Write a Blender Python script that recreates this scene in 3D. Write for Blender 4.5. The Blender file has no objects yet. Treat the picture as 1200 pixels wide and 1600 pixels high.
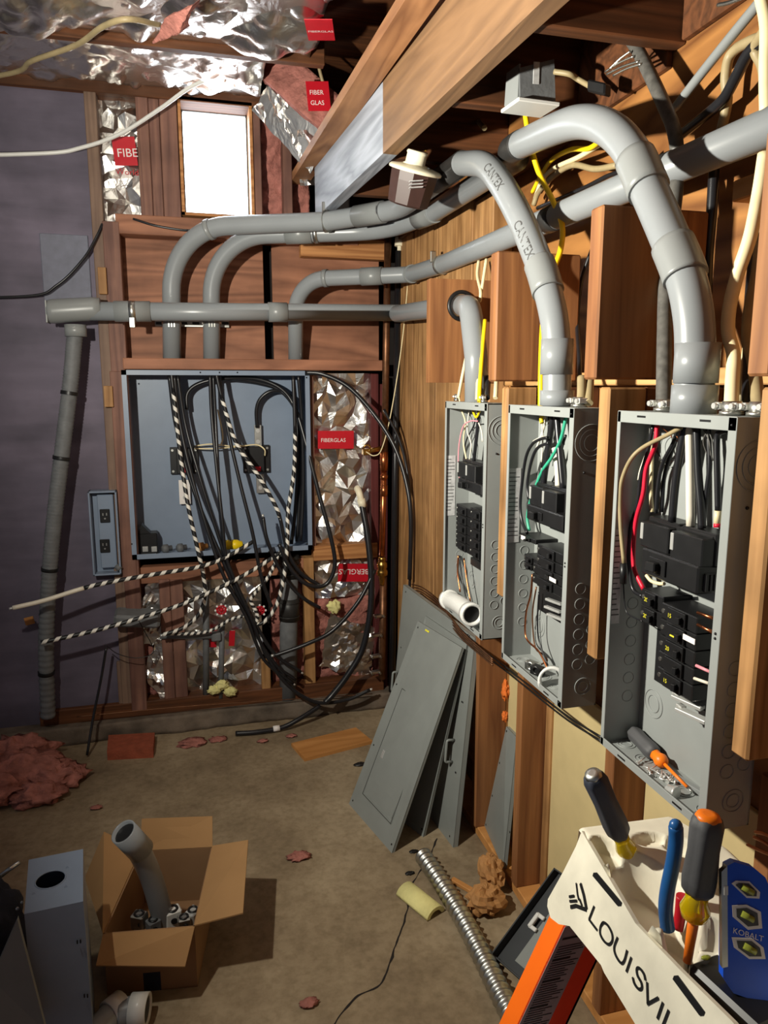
import bpy, math, random
from mathutils import Vector, Matrix, noise
random.seed(7)
SC = bpy.context.scene
COL = SC.collection
PI = math.pi

# ------------------------------------------------------------------ camera
F, YAW, PITCH, H = 1140.0, math.radians(14.7), math.radians(9.7), 1.7
FW = Vector((math.sin(YAW)*math.cos(PITCH), math.cos(YAW)*math.cos(PITCH), -math.sin(PITCH)))
RT = Vector((math.cos(YAW), -math.sin(YAW), 0))
UP = RT.cross(FW)
EYE = Vector((0, 0, H))
cam = bpy.data.cameras.new('camera'); co = bpy.data.objects.new('camera', cam); COL.objects.link(co)
cam.sensor_fit = 'HORIZONTAL'; cam.sensor_width = 36; cam.lens = 36*F/1200; cam.clip_start = 0.02
m = Matrix((RT, UP, -FW)).transposed().to_4x4(); m.translation = EYE; co.matrix_world = m
SC.camera = co

# ------------------------------------------------------------------ light and exposure
SC.view_settings.view_transform = 'Standard'; SC.view_settings.look = 'None'
SC.view_settings.gamma = 1; SC.view_settings.use_curve_mapping = False
SC.view_settings.exposure = 0.45
w = bpy.data.worlds.new('world'); SC.world = w; w.use_nodes = True
w.node_tree.nodes['Background'].inputs[0].default_value = (0.62, 0.66, 0.8, 1)
w.node_tree.nodes['Background'].inputs[1].default_value = 0.11
# the work light standing to the left of the room, aimed at the panels
ld = bpy.data.lights.new('work_light', 'AREA'); ld.shape = 'RECTANGLE'; ld.size = 0.07; ld.size_y = 0.05
ld.energy = 57; ld.color = (1.0, 0.955, 0.83); ld.spread = PI
lo = bpy.data.objects.new('work_light', ld); COL.objects.link(lo)
lo.location = (-0.62, 1.40, 2.0)
lo.rotation_euler = Vector((0.88, 0.32, 0.16)).to_track_quat('-Z', 'Y').to_euler()

# ------------------------------------------------------------------ helpers
def W(px, py, X=None, Y=None, Z=None):
    d = FW + RT*((px-600)/F) - UP*((py-800)/F)
    if X is not None: t = X/d.x
    elif Y is not None: t = Y/d.y
    else: t = (Z-H)/d.z
    return EYE + d*t
def srgb(r, g, b):
    f = lambda c: (c/12.92 if c <= 0.04045 else ((c+0.055)/1.055)**2.4)
    return (f(r/255), f(g/255), f(b/255), 1)
def Wp(px, py, p0, n):
    d_ = FW + RT*((px-600)/F) - UP*((py-800)/F); t_ = (Vector(p0)-EYE).dot(n)/d_.dot(n); return EYE + d_*t_
class G:
    """collects geometry in world space and links it as ONE mesh object"""
    def __init__(s): s.v = []; s.f = []; s.sm = []; s.uv = {}; s.mi = []; s.cm = 0
    def face(s, idx, smooth=False, uv=None):
        if uv: s.uv[len(s.f)] = uv
        s.f.append(tuple(idx)); s.sm.append(smooth); s.mi.append(s.cm)
    def vert(s, p): s.v.append(Vector(p)); return len(s.v)-1
    def obox(s, c, ax, ay, az, hx, hy, hz, b=0.0):
        c = Vector(c); A = [Vector(ax).normalized(), Vector(ay).normalized(), Vector(az).normalized()]; h = [hx, hy, hz]
        b = min(b, 0.45*min(h)*1.0)
        sg = [(x, y, z) for x in (-1, 1) for y in (-1, 1) for z in (-1, 1)]
        if b <= 0:
            n = {q: s.vert(c + A[0]*q[0]*hx + A[1]*q[1]*hy + A[2]*q[2]*hz) for q in sg}
            ix = {(q, a): n[q] for q in sg for a in range(3)}
        else:
            ix = {}
            for q in sg:
                for a in range(3):
                    p = c.copy()
                    for k in range(3): p += A[k]*q[k]*(h[k] if k == a else h[k]-b)
                    ix[(q, a)] = s.vert(p)
        for a in range(3):
            o = [k for k in range(3) if k != a]
            for sn in (-1, 1):
                r = []
                for (u, v) in ((-1, -1), (1, -1), (1, 1), (-1, 1)):
                    q = [0, 0, 0]; q[a] = sn; q[o[0]] = u; q[o[1]] = v; r.append(ix[(tuple(q), a)])
                s.face(r)
        if b > 0:
            for a in range(3):
                o = [k for k in range(3) if k != a]
                for u in (-1, 1):
                    for v in (-1, 1):
                        q = [0, 0, 0]; q[o[0]] = u; q[o[1]] = v
                        q1 = list(q); q1[a] = -1; q2 = list(q); q2[a] = 1; q1 = tuple(q1); q2 = tuple(q2)
                        s.face((ix[(q1, o[0])], ix[(q2, o[0])], ix[(q2, o[1])], ix[(q1, o[1])]))
            for q in sg: s.face((ix[(q, 0)], ix[(q, 1)], ix[(q, 2)]))
        return s
    def box(s, x0, x1, y0, y1, z0, z1, b=0.0):
        return s.obox(((x0+x1)/2, (y0+y1)/2, (z0+z1)/2), (1, 0, 0), (0, 1, 0), (0, 0, 1), abs(x1-x0)/2, abs(y1-y0)/2, abs(z1-z0)/2, b)
    def prism(s, pts, ext, smooth=False):
        pts = [Vector(p) for p in pts]; ext = Vector(ext); n = len(pts)
        a = [s.vert(p) for p in pts]; b = [s.vert(p+ext) for p in pts]
        s.face(a[::-1]); s.face(b)
        for i in range(n): s.face((a[i], a[(i+1) % n], b[(i+1) % n], b[i]), smooth)
        return s
    def tube(s, pts, r, seg=12, cap=True, flat=None, smooth=True):
        pts = [Vector(p) for p in pts]
        q = [pts[0]]
        rr = r if isinstance(r, (list, tuple)) else [r]*len(pts)
        n = len(pts); fr = []
        t0 = (pts[1]-pts[0]).normalized()
        ref = Vector((0, 0, 1)) if abs(t0.z) < 0.9 else Vector((1, 0, 0))
        u = (ref - t0*ref.dot(t0)).normalized()
        L = 0; rings = []; ls = []
        for i in range(n):
            if i == 0: t = t0
            elif i == n-1: t = (pts[-1]-pts[-2]).normalized()
            else: t = ((pts[i+1]-pts[i]).normalized() + (pts[i]-pts[i-1]).normalized()); t = t.normalized() if t.length > 1e-6 else t0
            u = u - t*u.dot(t); u.normalize(); v = t.cross(u)
            if i: L += (pts[i]-pts[i-1]).length
            ls.append(L); fr.append((t, u.copy(), v))
            rings.append([s.vert(pts[i] + (u*math.cos(2*PI*k/seg)*rr[i] + v*math.sin(2*PI*k/seg)*rr[i]*(flat or 1))) for k in range(seg)])
        for i in range(n-1):
            for k in range(seg):
                k2 = (k+1) % seg
                s.face((rings[i][k], rings[i][k2], rings[i+1][k2], rings[i+1][k]), smooth,
                       [(ls[i], k/seg), (ls[i], (k+1)/seg), (ls[i+1], (k+1)/seg), (ls[i+1], k/seg)])
        if cap: s.face(rings[0][::-1]); s.face(rings[-1])
        return s
    def cyl(s, p0, p1, r0, r1=None, seg=20, cap=True):
        return s.tube([p0, p1], [r0, r0 if r1 is None else r1], seg, cap)
    def lathe(s, p0, axis, prof, seg=24, closed=False, smooth=True):
        """prof: list of (distance along axis, radius)"""
        p0 = Vector(p0); a = Vector(axis).normalized()
        ref = Vector((0, 0, 1)) if abs(a.z) < 0.9 else Vector((1, 0, 0))
        u = (ref - a*ref.dot(a)).normalized(); v = a.cross(u)
        R = [[s.vert(p0 + a*d + (u*math.cos(2*PI*k/seg)+v*math.sin(2*PI*k/seg))*max(r, 1e-5)) for k in range(seg)] for d, r in prof]
        n = len(R)
        for i in range(n if closed else n-1):
            j = (i+1) % n
            for k in range(seg): s.face((R[i][k], R[i][(k+1) % seg], R[j][(k+1) % seg], R[j][k]), smooth)
        if not closed: s.face(R[0][::-1]); s.face(R[-1])
        return s
    def hollow(s, p0, p1, ro, ri, seg=24):
        d = (Vector(p1)-Vector(p0)).length
        return s.lathe(p0, Vector(p1)-Vector(p0), [(0, ri), (0, ro), (d, ro), (d, ri)], seg, closed=True)
    def ring(s, c, nrm, R, r, seg=28, ms=6):
        c = Vector(c); n = Vector(nrm).normalized()
        return s.lathe(c, n, [(r*math.sin(2*PI*k/ms), R + r*math.cos(2*PI*k/ms)) for k in range(ms)], seg, closed=True)
    def sphere(s, c, r, seg=12, rings=8, sc=(1, 1, 1)):
        c = Vector(c); R = []
        for i in range(rings+1):
            a = PI*i/rings
            R.append([s.vert(c + Vector((r*sc[0]*math.sin(a)*math.cos(2*PI*k/seg), r*sc[1]*math.sin(a)*math.sin(2*PI*k/seg), r*sc[2]*math.cos(a)))) for k in range(seg)])
        for i in range(rings):
            for k in range(seg): s.face((R[i][k], R[i][(k+1) % seg], R[i+1][(k+1) % seg], R[i+1][k]), True)
        return s
    def sheet(s, o, u, v, nu, nv, amp, fq, th, seed=0.0, rag=0.0, smooth=False, puff=0.0, ridge=True, jit=0.0):
        """crumpled slab: o corner, u and v edge vectors, thickness th along -(u x v)"""
        o = Vector(o); u = Vector(u); v = Vector(v); n = u.cross(v).normalized()
        T = []; B = []
        for j in range(nv+1):
            rt = []; rb = []
            for i in range(nu+1):
                a = i/nu; b = j/nv; p = o + u*a + v*b
                q = p*fq + Vector((seed, seed*1.7, -seed))
                if ridge:
                    d = (abs(noise.noise(q)) + 0.5*abs(noise.noise(q*2.3)) + 0.3*abs(noise.noise(q*4.9)) - 0.45)*amp
                else:
                    d = (noise.noise(q) + 0.5*noise.noise(q*2.1) + 0.35*noise.noise(q*4.3))*amp
                d += puff*math.sin(PI*min(max(a, 0), 1))**0.6*math.sin(PI*b)**0.6 if puff else 0
                e = Vector((0, 0, 0))
                if jit and 0 < i < nu and 0 < j < nv: e = u/nu*random.uniform(-jit, jit) + v/nv*random.uniform(-jit, jit) + n*random.uniform(-1, 1)*amp*0.5
                if rag and (i in (0, nu) or j in (0, nv)):
                    e = (u.normalized()*noise.noise(q*3+Vector((9, 0, 0))) + v.normalized()*noise.noise(q*3+Vector((0, 7, 0))))*rag
                rt.append(s.vert(p + n*d + e)); rb.append(s.vert(p - n*th + e))
            T.append(rt); B.append(rb)
        for j in range(nv):
            for i in range(nu):
                A_ = (T[j][i], T[j][i+1], T[j+1][i+1], T[j+1][i])
                if jit:
                    if random.random() < 0.5: s.face((A_[0], A_[1], A_[2]), smooth); s.face((A_[0], A_[2], A_[3]), smooth)
                    else: s.face((A_[0], A_[1], A_[3]), smooth); s.face((A_[1], A_[2], A_[3]), smooth)
                else: s.face(A_, smooth)
                s.face((B[j][i], B[j+1][i], B[j+1][i+1], B[j][i+1]), smooth)
        for i in range(nu):
            s.face((T[0][i], B[0][i], B[0][i+1], T[0][i+1])); s.face((T[nv][i], T[nv][i+1], B[nv][i+1], B[nv][i]))
        for j in range(nv):
            s.face((T[j][0], T[j+1][0], B[j+1][0], B[j][0])); s.face((T[j][nu], B[j][nu], B[j+1][nu], T[j+1][nu]))
        return s
    def lump(s, c, r, seed, amp=0.35, fq=9.0, sc=(1, 1, 1), sub=14):
        c = Vector(c); seg = sub*2; R = []
        for i in range(sub+1):
            a = PI*i/sub; row = []
            for k in range(seg):
                d = Vector((math.sin(a)*math.cos(2*PI*k/seg), math.sin(a)*math.sin(2*PI*k/seg), math.cos(a)))
                q = d*(fq*0.25) + Vector((seed, seed, seed))
                f = 1 + amp*(noise.noise(q) + 0.6*noise.noise(q*2.2) + 0.4*noise.noise(q*5))
                row.append(s.vert(c + Vector((d.x*sc[0], d.y*sc[1], d.z*sc[2]))*r*f))
            R.append(row)
        for i in range(sub):
            for k in range(seg): s.face((R[i][k], R[i][(k+1) % seg], R[i+1][(k+1) % seg], R[i+1][k]), True)
        return s
    def text(s, txt, o, xd, yd, size, lift=0.0006, sx=1.0):
        """flat printed characters; o = baseline start"""
        o = Vector(o); xd = Vector(xd).normalized(); yd = Vector(yd).normalized(); n = xd.cross(yd)
        vs, fs = glyphs(txt)
        b = len(s.v)
        for x, y in vs: s.v.append(o + xd*x*size*sx + yd*y*size + n*lift)
        for f in fs: s.face([b+i for i in f])
        return s
    def stroke(s, pts, wd, o, xd, yd, lift=0.0008):
        """a flat printed line through 2D points"""
        o = Vector(o); xd = Vector(xd); yd = Vector(yd); n = xd.cross(yd).normalized()
        P = [o + xd*p[0] + yd*p[1] + n*lift for p in pts]
        k = len(P)
        L = []; R = []
        for i in range(k):
            t = (P[min(i+1, k-1)] - P[max(i-1, 0)]).normalized(); sd = n.cross(t).normalized()*wd/2
            L.append(s.vert(P[i]+sd)); R.append(s.vert(P[i]-sd))
        for i in range(k-1): s.face((L[i], R[i], R[i+1], L[i+1]))
        return s
    def make(s, name, mat, parent=None, label=None, loc=None, keep=False):
        xs = [p.x for p in s.v]; ys = [p.y for p in s.v]; zs = [p.z for p in s.v]
        c = Vector(((min(xs)+max(xs))/2, (min(ys)+max(ys))/2, min(zs)))
        me = bpy.data.meshes.new(name)
        me.from_pydata([p-c for p in s.v], [], s.f)
        me.polygons.foreach_set('use_smooth', s.sm)
        mats = mat if isinstance(mat, (list, tuple)) else [mat]
        for k in mats: me.materials.append(k)
        if len(mats) > 1: me.polygons.foreach_set('material_index', s.mi)
        if s.uv:
            ul = me.uv_layers.new(name='along')
            for fi, uv in s.uv.items():
                for li, c2 in zip(me.polygons[fi].loop_indices, uv): ul.data[li].uv = c2
        me.update()
        import bmesh
        bm = bmesh.new(); bm.from_mesh(me); bmesh.ops.recalc_face_normals(bm, faces=bm.faces) if not keep else None
        bm.to_mesh(me); bm.free()
        o = bpy.data.objects.new(name, me); COL.objects.link(o)
        WL[o.name] = c
        if parent is not None:
            o.parent = parent; o.location = c - WL[parent.name]
        else: o.location = c
        if label: o['label'] = label
        return o
    def thing(s, name, mat, label, cat, group=None, **k):
        o = s.make(name, mat, **k); return tag(o, label, cat, group)
    def struct(s, name, mat, **k):
        o = s.make(name, mat, **k); o['kind'] = 'structure'; return o
WL = {}
def tag(o, label, cat, group=None):
    o['label'] = label; o['category'] = cat
    if group: o['group'] = group
    return o
def thing(name, loc, label, cat, group=None):
    o = bpy.data.objects.new(name, None); COL.objects.link(o); o.location = loc; o.empty_display_size = 0.05
    WL[o.name] = Vector(loc)
    return tag(o, label, cat, group)
_gl = {}
def glyphs(t):
    if t not in _gl:
        c = bpy.data.curves.new('t', 'FONT'); c.body = t; c.size = 1; c.resolution_u = 3
        ob = bpy.data.objects.new('t', c); COL.objects.link(ob)
        dg = bpy.context.evaluated_depsgraph_get(); me = ob.evaluated_get(dg).to_mesh()
        _gl[t] = ([(v.co.x, v.co.y) for v in me.vertices], [list(p.vertices) for p in me.polygons])
        ob.evaluated_get(dg).to_mesh_clear(); bpy.data.objects.remove(ob); bpy.data.curves.remove(c)
    return _gl[t]
def smooth_path(P, n=8):
    P = [Vector(p) for p in P]
    if len(P) < 3: return P
    Q = [P[0]*2-P[1]] + P + [P[-1]*2-P[-2]]; R = []
    for i in range(1, len(Q)-2):
        a, b, c, d = Q[i-1], Q[i], Q[i+1], Q[i+2]
        for k in range(n):
            t = k/n
            R.append(0.5*((b*2) + (c-a)*t + (a*2-b*5+c*4-d)*t*t + (b*3-a-c*3+d)*t*t*t))
    R.append(P[-1]); return R
def fillet(P, rad, n=12):
    """polyline with rounded corners; rad one value or a list per inner corner"""
    P = [Vector(p) for p in P]; R = [P[0]]
    for i in range(1, len(P)-1):
        r = rad[i-1] if isinstance(rad, (list, tuple)) else rad
        a = (P[i-1]-P[i]); b = (P[i+1]-P[i]); la = a.length; lb = b.length; a.normalize(); b.normalize()
        ang = math.acos(max(-1, min(1, a.dot(b))))
        if ang > PI-0.03 or r <= 0: R.append(P[i]); continue
        d = min(r/math.tan(ang/2), la*0.49 if i > 1 else la*0.98, lb*0.49 if i < len(P)-2 else lb*0.98)
        r2 = d*math.tan(ang/2); cdir = (a+b).normalized(); c = P[i] + cdir*(r2/math.sin(ang/2))
        s0 = P[i]+a*d - c; s1 = P[i]+b*d - c
        for k in range(n+1):
            t = k/n; th = PI-ang
            R.append(c + (s0*math.sin((1-t)*th) + s1*math.sin(t*th))/math.sin(th))
    R.append(P[-1]); return R
def along(path, d0, d1):
    """the stretch of a path between two arc lengths"""
    out = []; L = 0
    for i in range(len(path)-1):
        a, b = path[i], path[i+1]; l = (b-a).length
        if l < 1e-9: continue
        if L+l >= d0 and L <= d1:
            t0 = max(0, (d0-L)/l); t1 = min(1, (d1-L)/l)
            p = a.lerp(b, t0)
            if not out or (out[-1]-p).length > 1e-6: out.append(p)
            p = a.lerp(b, t1)
            if (out[-1]-p).length > 1e-6: out.append(p)
        L += l
    return out
def plen(path): return sum((path[i+1]-path[i]).length for i in range(len(path)-1))
def nearest(path, q):
    L = 0; best = (9e9, 0)
    for i in range(len(path)-1):
        l = (path[i+1]-path[i]).length
        for k in range(6):
            p = path[i].lerp(path[i+1], k/5); d = (p-q).length
            if d < best[0]: best = (d, L+l*k/5)
        L += l
    return best[1]

# ------------------------------------------------------------------ materials
def nodes(name):
    m = bpy.data.materials.new(name); m.use_nodes = True; nt = m.node_tree
    return m, nt, nt.nodes['Principled BSDF']
def plain(name, c, rough=0.5, metal=0.0, var=0.10, sc=30, bump=0.0, spec=0.5, trans=0.0, ior=1.45, bsc=None):
    m, nt, b = nodes(name)
    b.inputs['Roughness'].default_value = rough; b.inputs['Metallic'].default_value = metal
    b.inputs['Specular IOR Level'].default_value = spec; b.inputs['IOR'].default_value = ior
    b.inputs['Transmission Weight'].default_value = trans
    tc = nt.nodes.new('ShaderNodeTexCoord'); nz = nt.nodes.new('ShaderNodeTexNoise')
    nz.inputs['Scale'].default_value = sc; nz.inputs['Detail'].default_value = 5
    nt.links.new(tc.outputs['Object'], nz.inputs['Vector'])
    rp = nt.nodes.new('ShaderNodeValToRGB')
    rp.color_ramp.elements[0].position = 0.3; rp.color_ramp.elements[1].position = 0.7
    rp.color_ramp.elements[0].color = [x*(1-var) for x in c[:3]] + [1]
    rp.color_ramp.elements[1].color = [min(1, x*(1+var)) for x in c[:3]] + [1]
    nt.links.new(nz.outputs['Fac'], rp.inputs['Fac']); nt.links.new(rp.outputs['Color'], b.inputs['Base Color'])
    if bump:
        bp = nt.nodes.new('ShaderNodeBump'); bp.inputs['Strength'].default_value = bump; bp.inputs['Distance'].default_value = 0.01
        n2 = nt.nodes.new('ShaderNodeTexNoise'); n2.inputs['Scale'].default_value = bsc or sc*3; n2.inputs['Detail'].default_value = 6
        nt.links.new(tc.outputs['Object'], n2.inputs['Vector'])
        nt.links.new(n2.outputs['Fac'], bp.inputs['Height']); nt.links.new(bp.outputs['Normal'], b.inputs['Normal'])
    return m
def wood(name, dark, light, axis='z', across=16, rough=0.62, dirt=0.0, rings=7.0):
    m, nt, b = nodes(name); N = nt.nodes.new; Lk = nt.links.new
    tc = N('ShaderNodeTexCoord'); oi = N('ShaderNodeObjectInfo'); mp = N('ShaderNodeMapping')
    sc = {'x': (1.0, across, across), 'y': (across, 1.0, across), 'z': (across, across, 1.0)}[axis]
    mp.inputs['Scale'].default_value = sc
    ad = N('ShaderNodeVectorMath'); ad.operation = 'ADD'
    ml = N('ShaderNodeMath'); ml.operation = 'MULTIPLY'; ml.inputs[1].default_value = 37.0
    Lk(oi.outputs['Random'], ml.inputs[0]); Lk(tc.outputs['Object'], mp.inputs['Vector'])
    Lk(mp.outputs['Vector'], ad.inputs[0]); Lk(ml.outputs[0], ad.inputs[1])
    n1 = N('ShaderNodeTexNoise'); n1.inputs['Scale'].default_value = 0.45; n1.inputs['Detail'].default_value = 3; n1.inputs['Distortion'].default_value = 0.6
    Lk(ad.outputs[0], n1.inputs['Vector'])
    mm = N('ShaderNodeMath'); mm.operation = 'MULTIPLY'; mm.inputs[1].default_value = rings*2.2
    Lk(n1.outputs['Fac'], mm.inputs[0])
    fr = N('ShaderNodeMath'); fr.operation = 'PINGPONG'; fr.inputs[1].default_value = 1.0; Lk(mm.outputs[0], fr.inputs[0])
    n2 = N('ShaderNodeTexNoise'); n2.inputs['Scale'].default_value = 6; n2.inputs['Detail'].default_value = 5; Lk(ad.outputs[0], n2.inputs['Vector'])
    mx = N('ShaderNodeMath'); mx.operation = 'MULTIPLY_ADD'; mx.inputs[1].default_value = 0.55
    m3 = N('ShaderNodeMath'); m3.operation = 'MULTIPLY'; m3.inputs[1].default_value = 0.5; Lk(n2.outputs['Fac'], m3.inputs[0])
    Lk(fr.outputs[0], mx.inputs[0]); Lk(m3.outputs[0], mx.inputs[2])
    rp = N('ShaderNodeValToRGB'); rp.color_ramp.elements[0].position = 0.12; rp.color_ramp.elements[1].position = 0.92
    rp.color_ramp.elements[0].color = dark; rp.color_ramp.elements[1].color = light
    Lk(mx.outputs[0], rp.inputs['Fac'])
    n3 = N('ShaderNodeTexNoise'); n3.inputs['Scale'].default_value = 5; n3.inputs['Detail'].default_value = 4; Lk(tc.outputs['Object'], n3.inputs['Vector'])
    r3 = N('ShaderNodeValToRGB'); r3.color_ramp.elements[0].position = 0.35; r3.color_ramp.elements[1].position = 0.6
    k = 1-dirt; r3.color_ramp.elements[0].color = (k, k, k, 1); r3.color_ramp.elements[1].color = (1, 1, 1, 1)
    Lk(n3.outputs['Fac'], r3.inputs['Fac'])
    mc = N('ShaderNodeMix'); mc.data_type = 'RGBA'; mc.blend_type = 'MULTIPLY'; mc.inputs[0].default_value = 1
    Lk(rp.outputs['Color'], mc.inputs[6]); Lk(r3.outputs['Color'], mc.inputs[7])
    Lk(mc.outputs[2], b.inputs['Base Color']); b.inputs['Roughness'].default_value = rough; b.inputs['Specular IOR Level'].default_value = 0.3
    bp = N('ShaderNodeBump'); bp.inputs['Strength'].default_value = 0.15; bp.inputs['Distance'].default_value = 0.004
    Lk(mx.outputs[0], bp.inputs['Height']); Lk(bp.outputs['Normal'], b.inputs['Normal'])
    return m
def stripes(name, c0, c1, pitch, duty=0.45, twist=1.0, rough=0.45):
    m, nt, b = nodes(name); N = nt.nodes.new; Lk = nt.links.new
    uv = N('ShaderNodeUVMap'); sp = N('ShaderNodeSeparateXYZ'); Lk(uv.outputs[0], sp.inputs[0])
    dv = N('ShaderNodeMath'); dv.operation = 'DIVIDE'; dv.inputs[1].default_value = pitch; Lk(sp.outputs[0], dv.inputs[0])
    ma = N('ShaderNodeMath'); ma.operation = 'MULTIPLY_ADD'; ma.inputs[1].default_value = twist; Lk(sp.outputs[1], ma.inputs[0]); Lk(dv.outputs[0], ma.inputs[2])
    fr = N('ShaderNodeMath'); fr.operation = 'FRACT'; Lk(ma.outputs[0], fr.inputs[0])
    gt = N('ShaderNodeMath'); gt.operation = 'GREATER_THAN'; gt.inputs[1].default_value = 1-duty; Lk(fr.outputs[0], gt.inputs[0])
    mx = N('ShaderNodeMix'); mx.data_type = 'RGBA'; mx.inputs[6].default_value = c0; mx.inputs[7].default_value = c1
    Lk(gt.outputs[0], mx.inputs[0]); Lk(mx.outputs[2], b.inputs['Base Color']); b.inputs['Roughness'].default_value = rough
    return m
def concrete(name):
    m, nt, b = nodes(name); N = nt.nodes.new; Lk = nt.links.new
    tc = N('ShaderNodeTexCoord')
    n1 = N('ShaderNodeTexNoise'); n1.inputs['Scale'].default_value = 2.2; n1.inputs['Detail'].default_value = 8; n1.inputs['Roughness'].default_value = 0.65
    Lk(tc.outputs['Object'], n1.inputs['Vector'])
    rp = N('ShaderNodeValToRGB'); e = rp.color_ramp.elements
    e[0].position = 0.30; e[0].color = srgb(112, 96, 76); e[1].position = 0.72; e[1].color = srgb(172, 155, 128)
    x = e.new(0.5); x.color = srgb(146, 129, 104); Lk(n1.outputs['Fac'], rp.inputs['Fac'])
    n2 = N('ShaderNodeTexNoise'); n2.inputs['Scale'].default_value = 45; n2.inputs['Detail'].default_value = 6; Lk(tc.outputs['Object'], n2.inputs['Vector'])
    r2 = N('ShaderNodeValToRGB'); r2.color_ramp.elements[0].position = 0.3; r2.color_ramp.elements[0].color = (0.72, 0.70, 0.66, 1)
    r2.color_ramp.elements[1].position = 0.6; r2.color_ramp.elements[1].color = (1, 1, 1, 1); Lk(n2.outputs['Fac'], r2.inputs['Fac'])
    mc = N('ShaderNodeMix'); mc.data_type = 'RGBA'; mc.blend_type = 'MULTIPLY'; mc.inputs[0].default_value = 0.8
    Lk(rp.outputs['Color'], mc.inputs[6]); Lk(r2.outputs['Color'], mc.inputs[7]); Lk(mc.outputs[2], b.inputs['Base Color'])
    b.inputs['Roughness'].default_value = 0.7; b.inputs['Specular IOR Level'].default_value = 0.3
    bp = N('ShaderNodeBump'); bp.inputs['Strength'].default_value = 0.12; bp.inputs['Distance'].default_value = 0.01
    Lk(n2.outputs['Fac'], bp.inputs['Height']); Lk(bp.outputs['Normal'], b.inputs['Normal'])
    return m
def foil_mat(name):
    m, nt, b = nodes(name); N = nt.nodes.new; Lk = nt.links.new
    b.inputs['Base Color'].default_value = (0.80, 0.78, 0.75, 1); b.inputs['Metallic'].default_value = 1.0; b.inputs['Roughness'].default_value = 0.30
    tc = N('ShaderNodeTexCoord'); v = N('ShaderNodeTexNoise'); v.inputs['Scale'].default_value = 9; v.inputs['Detail'].default_value = 3; v.inputs['Distortion'].default_value = 1.6
    Lk(tc.outputs['Object'], v.inputs['Vector'])
    bp = N('ShaderNodeBump'); bp.inputs['Strength'].default_value = 0.30; bp.inputs['Distance'].default_value = 0.02
    Lk(v.outputs['Fac'], bp.inputs['Height']); Lk(bp.outputs['Normal'], b.inputs['Normal'])
    return m
M = {}
M['fir_z'] = wood('fir_upright', srgb(136, 96, 56), srgb(198, 150, 98), 'z', dirt=0.3)
M['fir_x'] = wood('fir_crosswise', srgb(140, 88, 48), srgb(196, 140, 88), 'x')
M['fir_y'] = wood('fir_lengthwise', srgb(176, 128, 76), srgb(218, 172, 116), 'y', across=10)
M['block'] = wood('block_fir', srgb(112, 70, 42), srgb(158, 108, 66), 'z', across=20, rings=5)
M['red_x'] = wood('old_board_crosswise', srgb(122, 80, 60), srgb(172, 118, 90), 'x', across=9, dirt=0.25)
M['red_z'] = wood('old_stud_upright', srgb(104, 72, 64), srgb(144, 104, 88), 'z', dirt=0.3)
M['old_z'] = wood('grey_stud_upright', srgb(110, 88, 76), srgb(142, 116, 98), 'z', dirt=0.2)
M['maroon'] = wood('maroon_stud', srgb(74, 30, 30), srgb(104, 46, 44), 'z', dirt=0.2)
M['ply'] = wood('plywood', srgb(92, 52, 22), srgb(168, 116, 62), 'y', across=5, rings=9)
M['dark_ply'] = wood('dark_sheathing', srgb(92, 86, 100), srgb(120, 111, 128), 'x', across=5, dirt=0.25, rings=3)
M['dark_wood'] = wood('dark_joist', srgb(70, 42, 24), srgb(112, 68, 40), 'x', dirt=0.2)
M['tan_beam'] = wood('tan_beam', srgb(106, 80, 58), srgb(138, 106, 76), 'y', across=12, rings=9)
M['white_beam'] = wood('pale_beam', srgb(124, 130, 140), srgb(176, 182, 194), 'y', across=12, rings=9)  # far beam board, paler and bluer than the tan near one
M['plank'] = wood('tan_plank', srgb(172, 116, 60), srgb(204, 146, 86), 'x', across=10)
M['concrete'] = concrete('concrete_floor')
M['curb'] = plain('old_concrete', srgb(104, 92, 80), 0.85, var=0.5, sc=9, bump=0.6, bsc=25)
M['drywall'] = plain('drywall_back', srgb(202, 182, 132), 0.85, var=0.05, sc=12, bump=0.05)
M['black_void'] = plain('dark_building_paper', srgb(30, 24, 22), 0.9)
M['foil'] = foil_mat('foil_facing')
M['pink'] = plain('pink_fibreglass', srgb(164, 108, 98), 0.95, var=0.34, sc=22, bump=0.9, bsc=60, spec=0.1)
M['red'] = plain('red_print', srgb(190, 22, 38), 0.4, var=0.06)
M['white_print'] = plain('white_print', srgb(236, 230, 226), 0.5, var=0.03)
M['steel_grey'] = plain('grey_enamel', srgb(144, 148, 146), 0.42, var=0.04, sc=14, bump=0.02)
M['trough_grey'] = plain('blue_grey_enamel', srgb(128, 142, 162), 0.40, var=0.05, sc=10)
M['dark_cover'] = plain('dark_enamel', srgb(38, 41, 45), 0.45, var=0.1)
M['grey_sheet'] = plain('blue_grey_sheet', srgb(112, 114, 128), 0.7, var=0.1)
M['cover_grey'] = plain('cover_enamel', srgb(132, 136, 133), 0.36, var=0.05, sc=12, bump=0.02)
M['pvc'] = plain('grey_conduit_plastic', srgb(134, 138, 141), 0.30, var=0.03, sc=8)
M['pvc_dark'] = plain('grey_coupling_plastic', srgb(130, 133, 133), 0.34, var=0.03, sc=8)
M['pvc_white'] = plain('pale_fitting_plastic', srgb(216, 216, 212), 0.32, var=0.02)
M['inkgrey'] = plain('grey_ink', srgb(84, 84, 84), 0.5)
M['ink'] = plain('black_ink', srgb(18, 18, 20), 0.5)
M['black'] = plain('black_plastic', srgb(26, 26, 27), 0.38, var=0.15)
M['tape'] = plain('black_tape', srgb(44, 43, 42), 0.45, var=0.12)
M['cable'] = plain('black_cable_jacket', srgb(30, 30, 33), 0.30, var=0.12, sc=40)
M['white_cable'] = plain('white_cable_jacket', srgb(226, 218, 200), 0.45, var=0.05)
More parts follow.
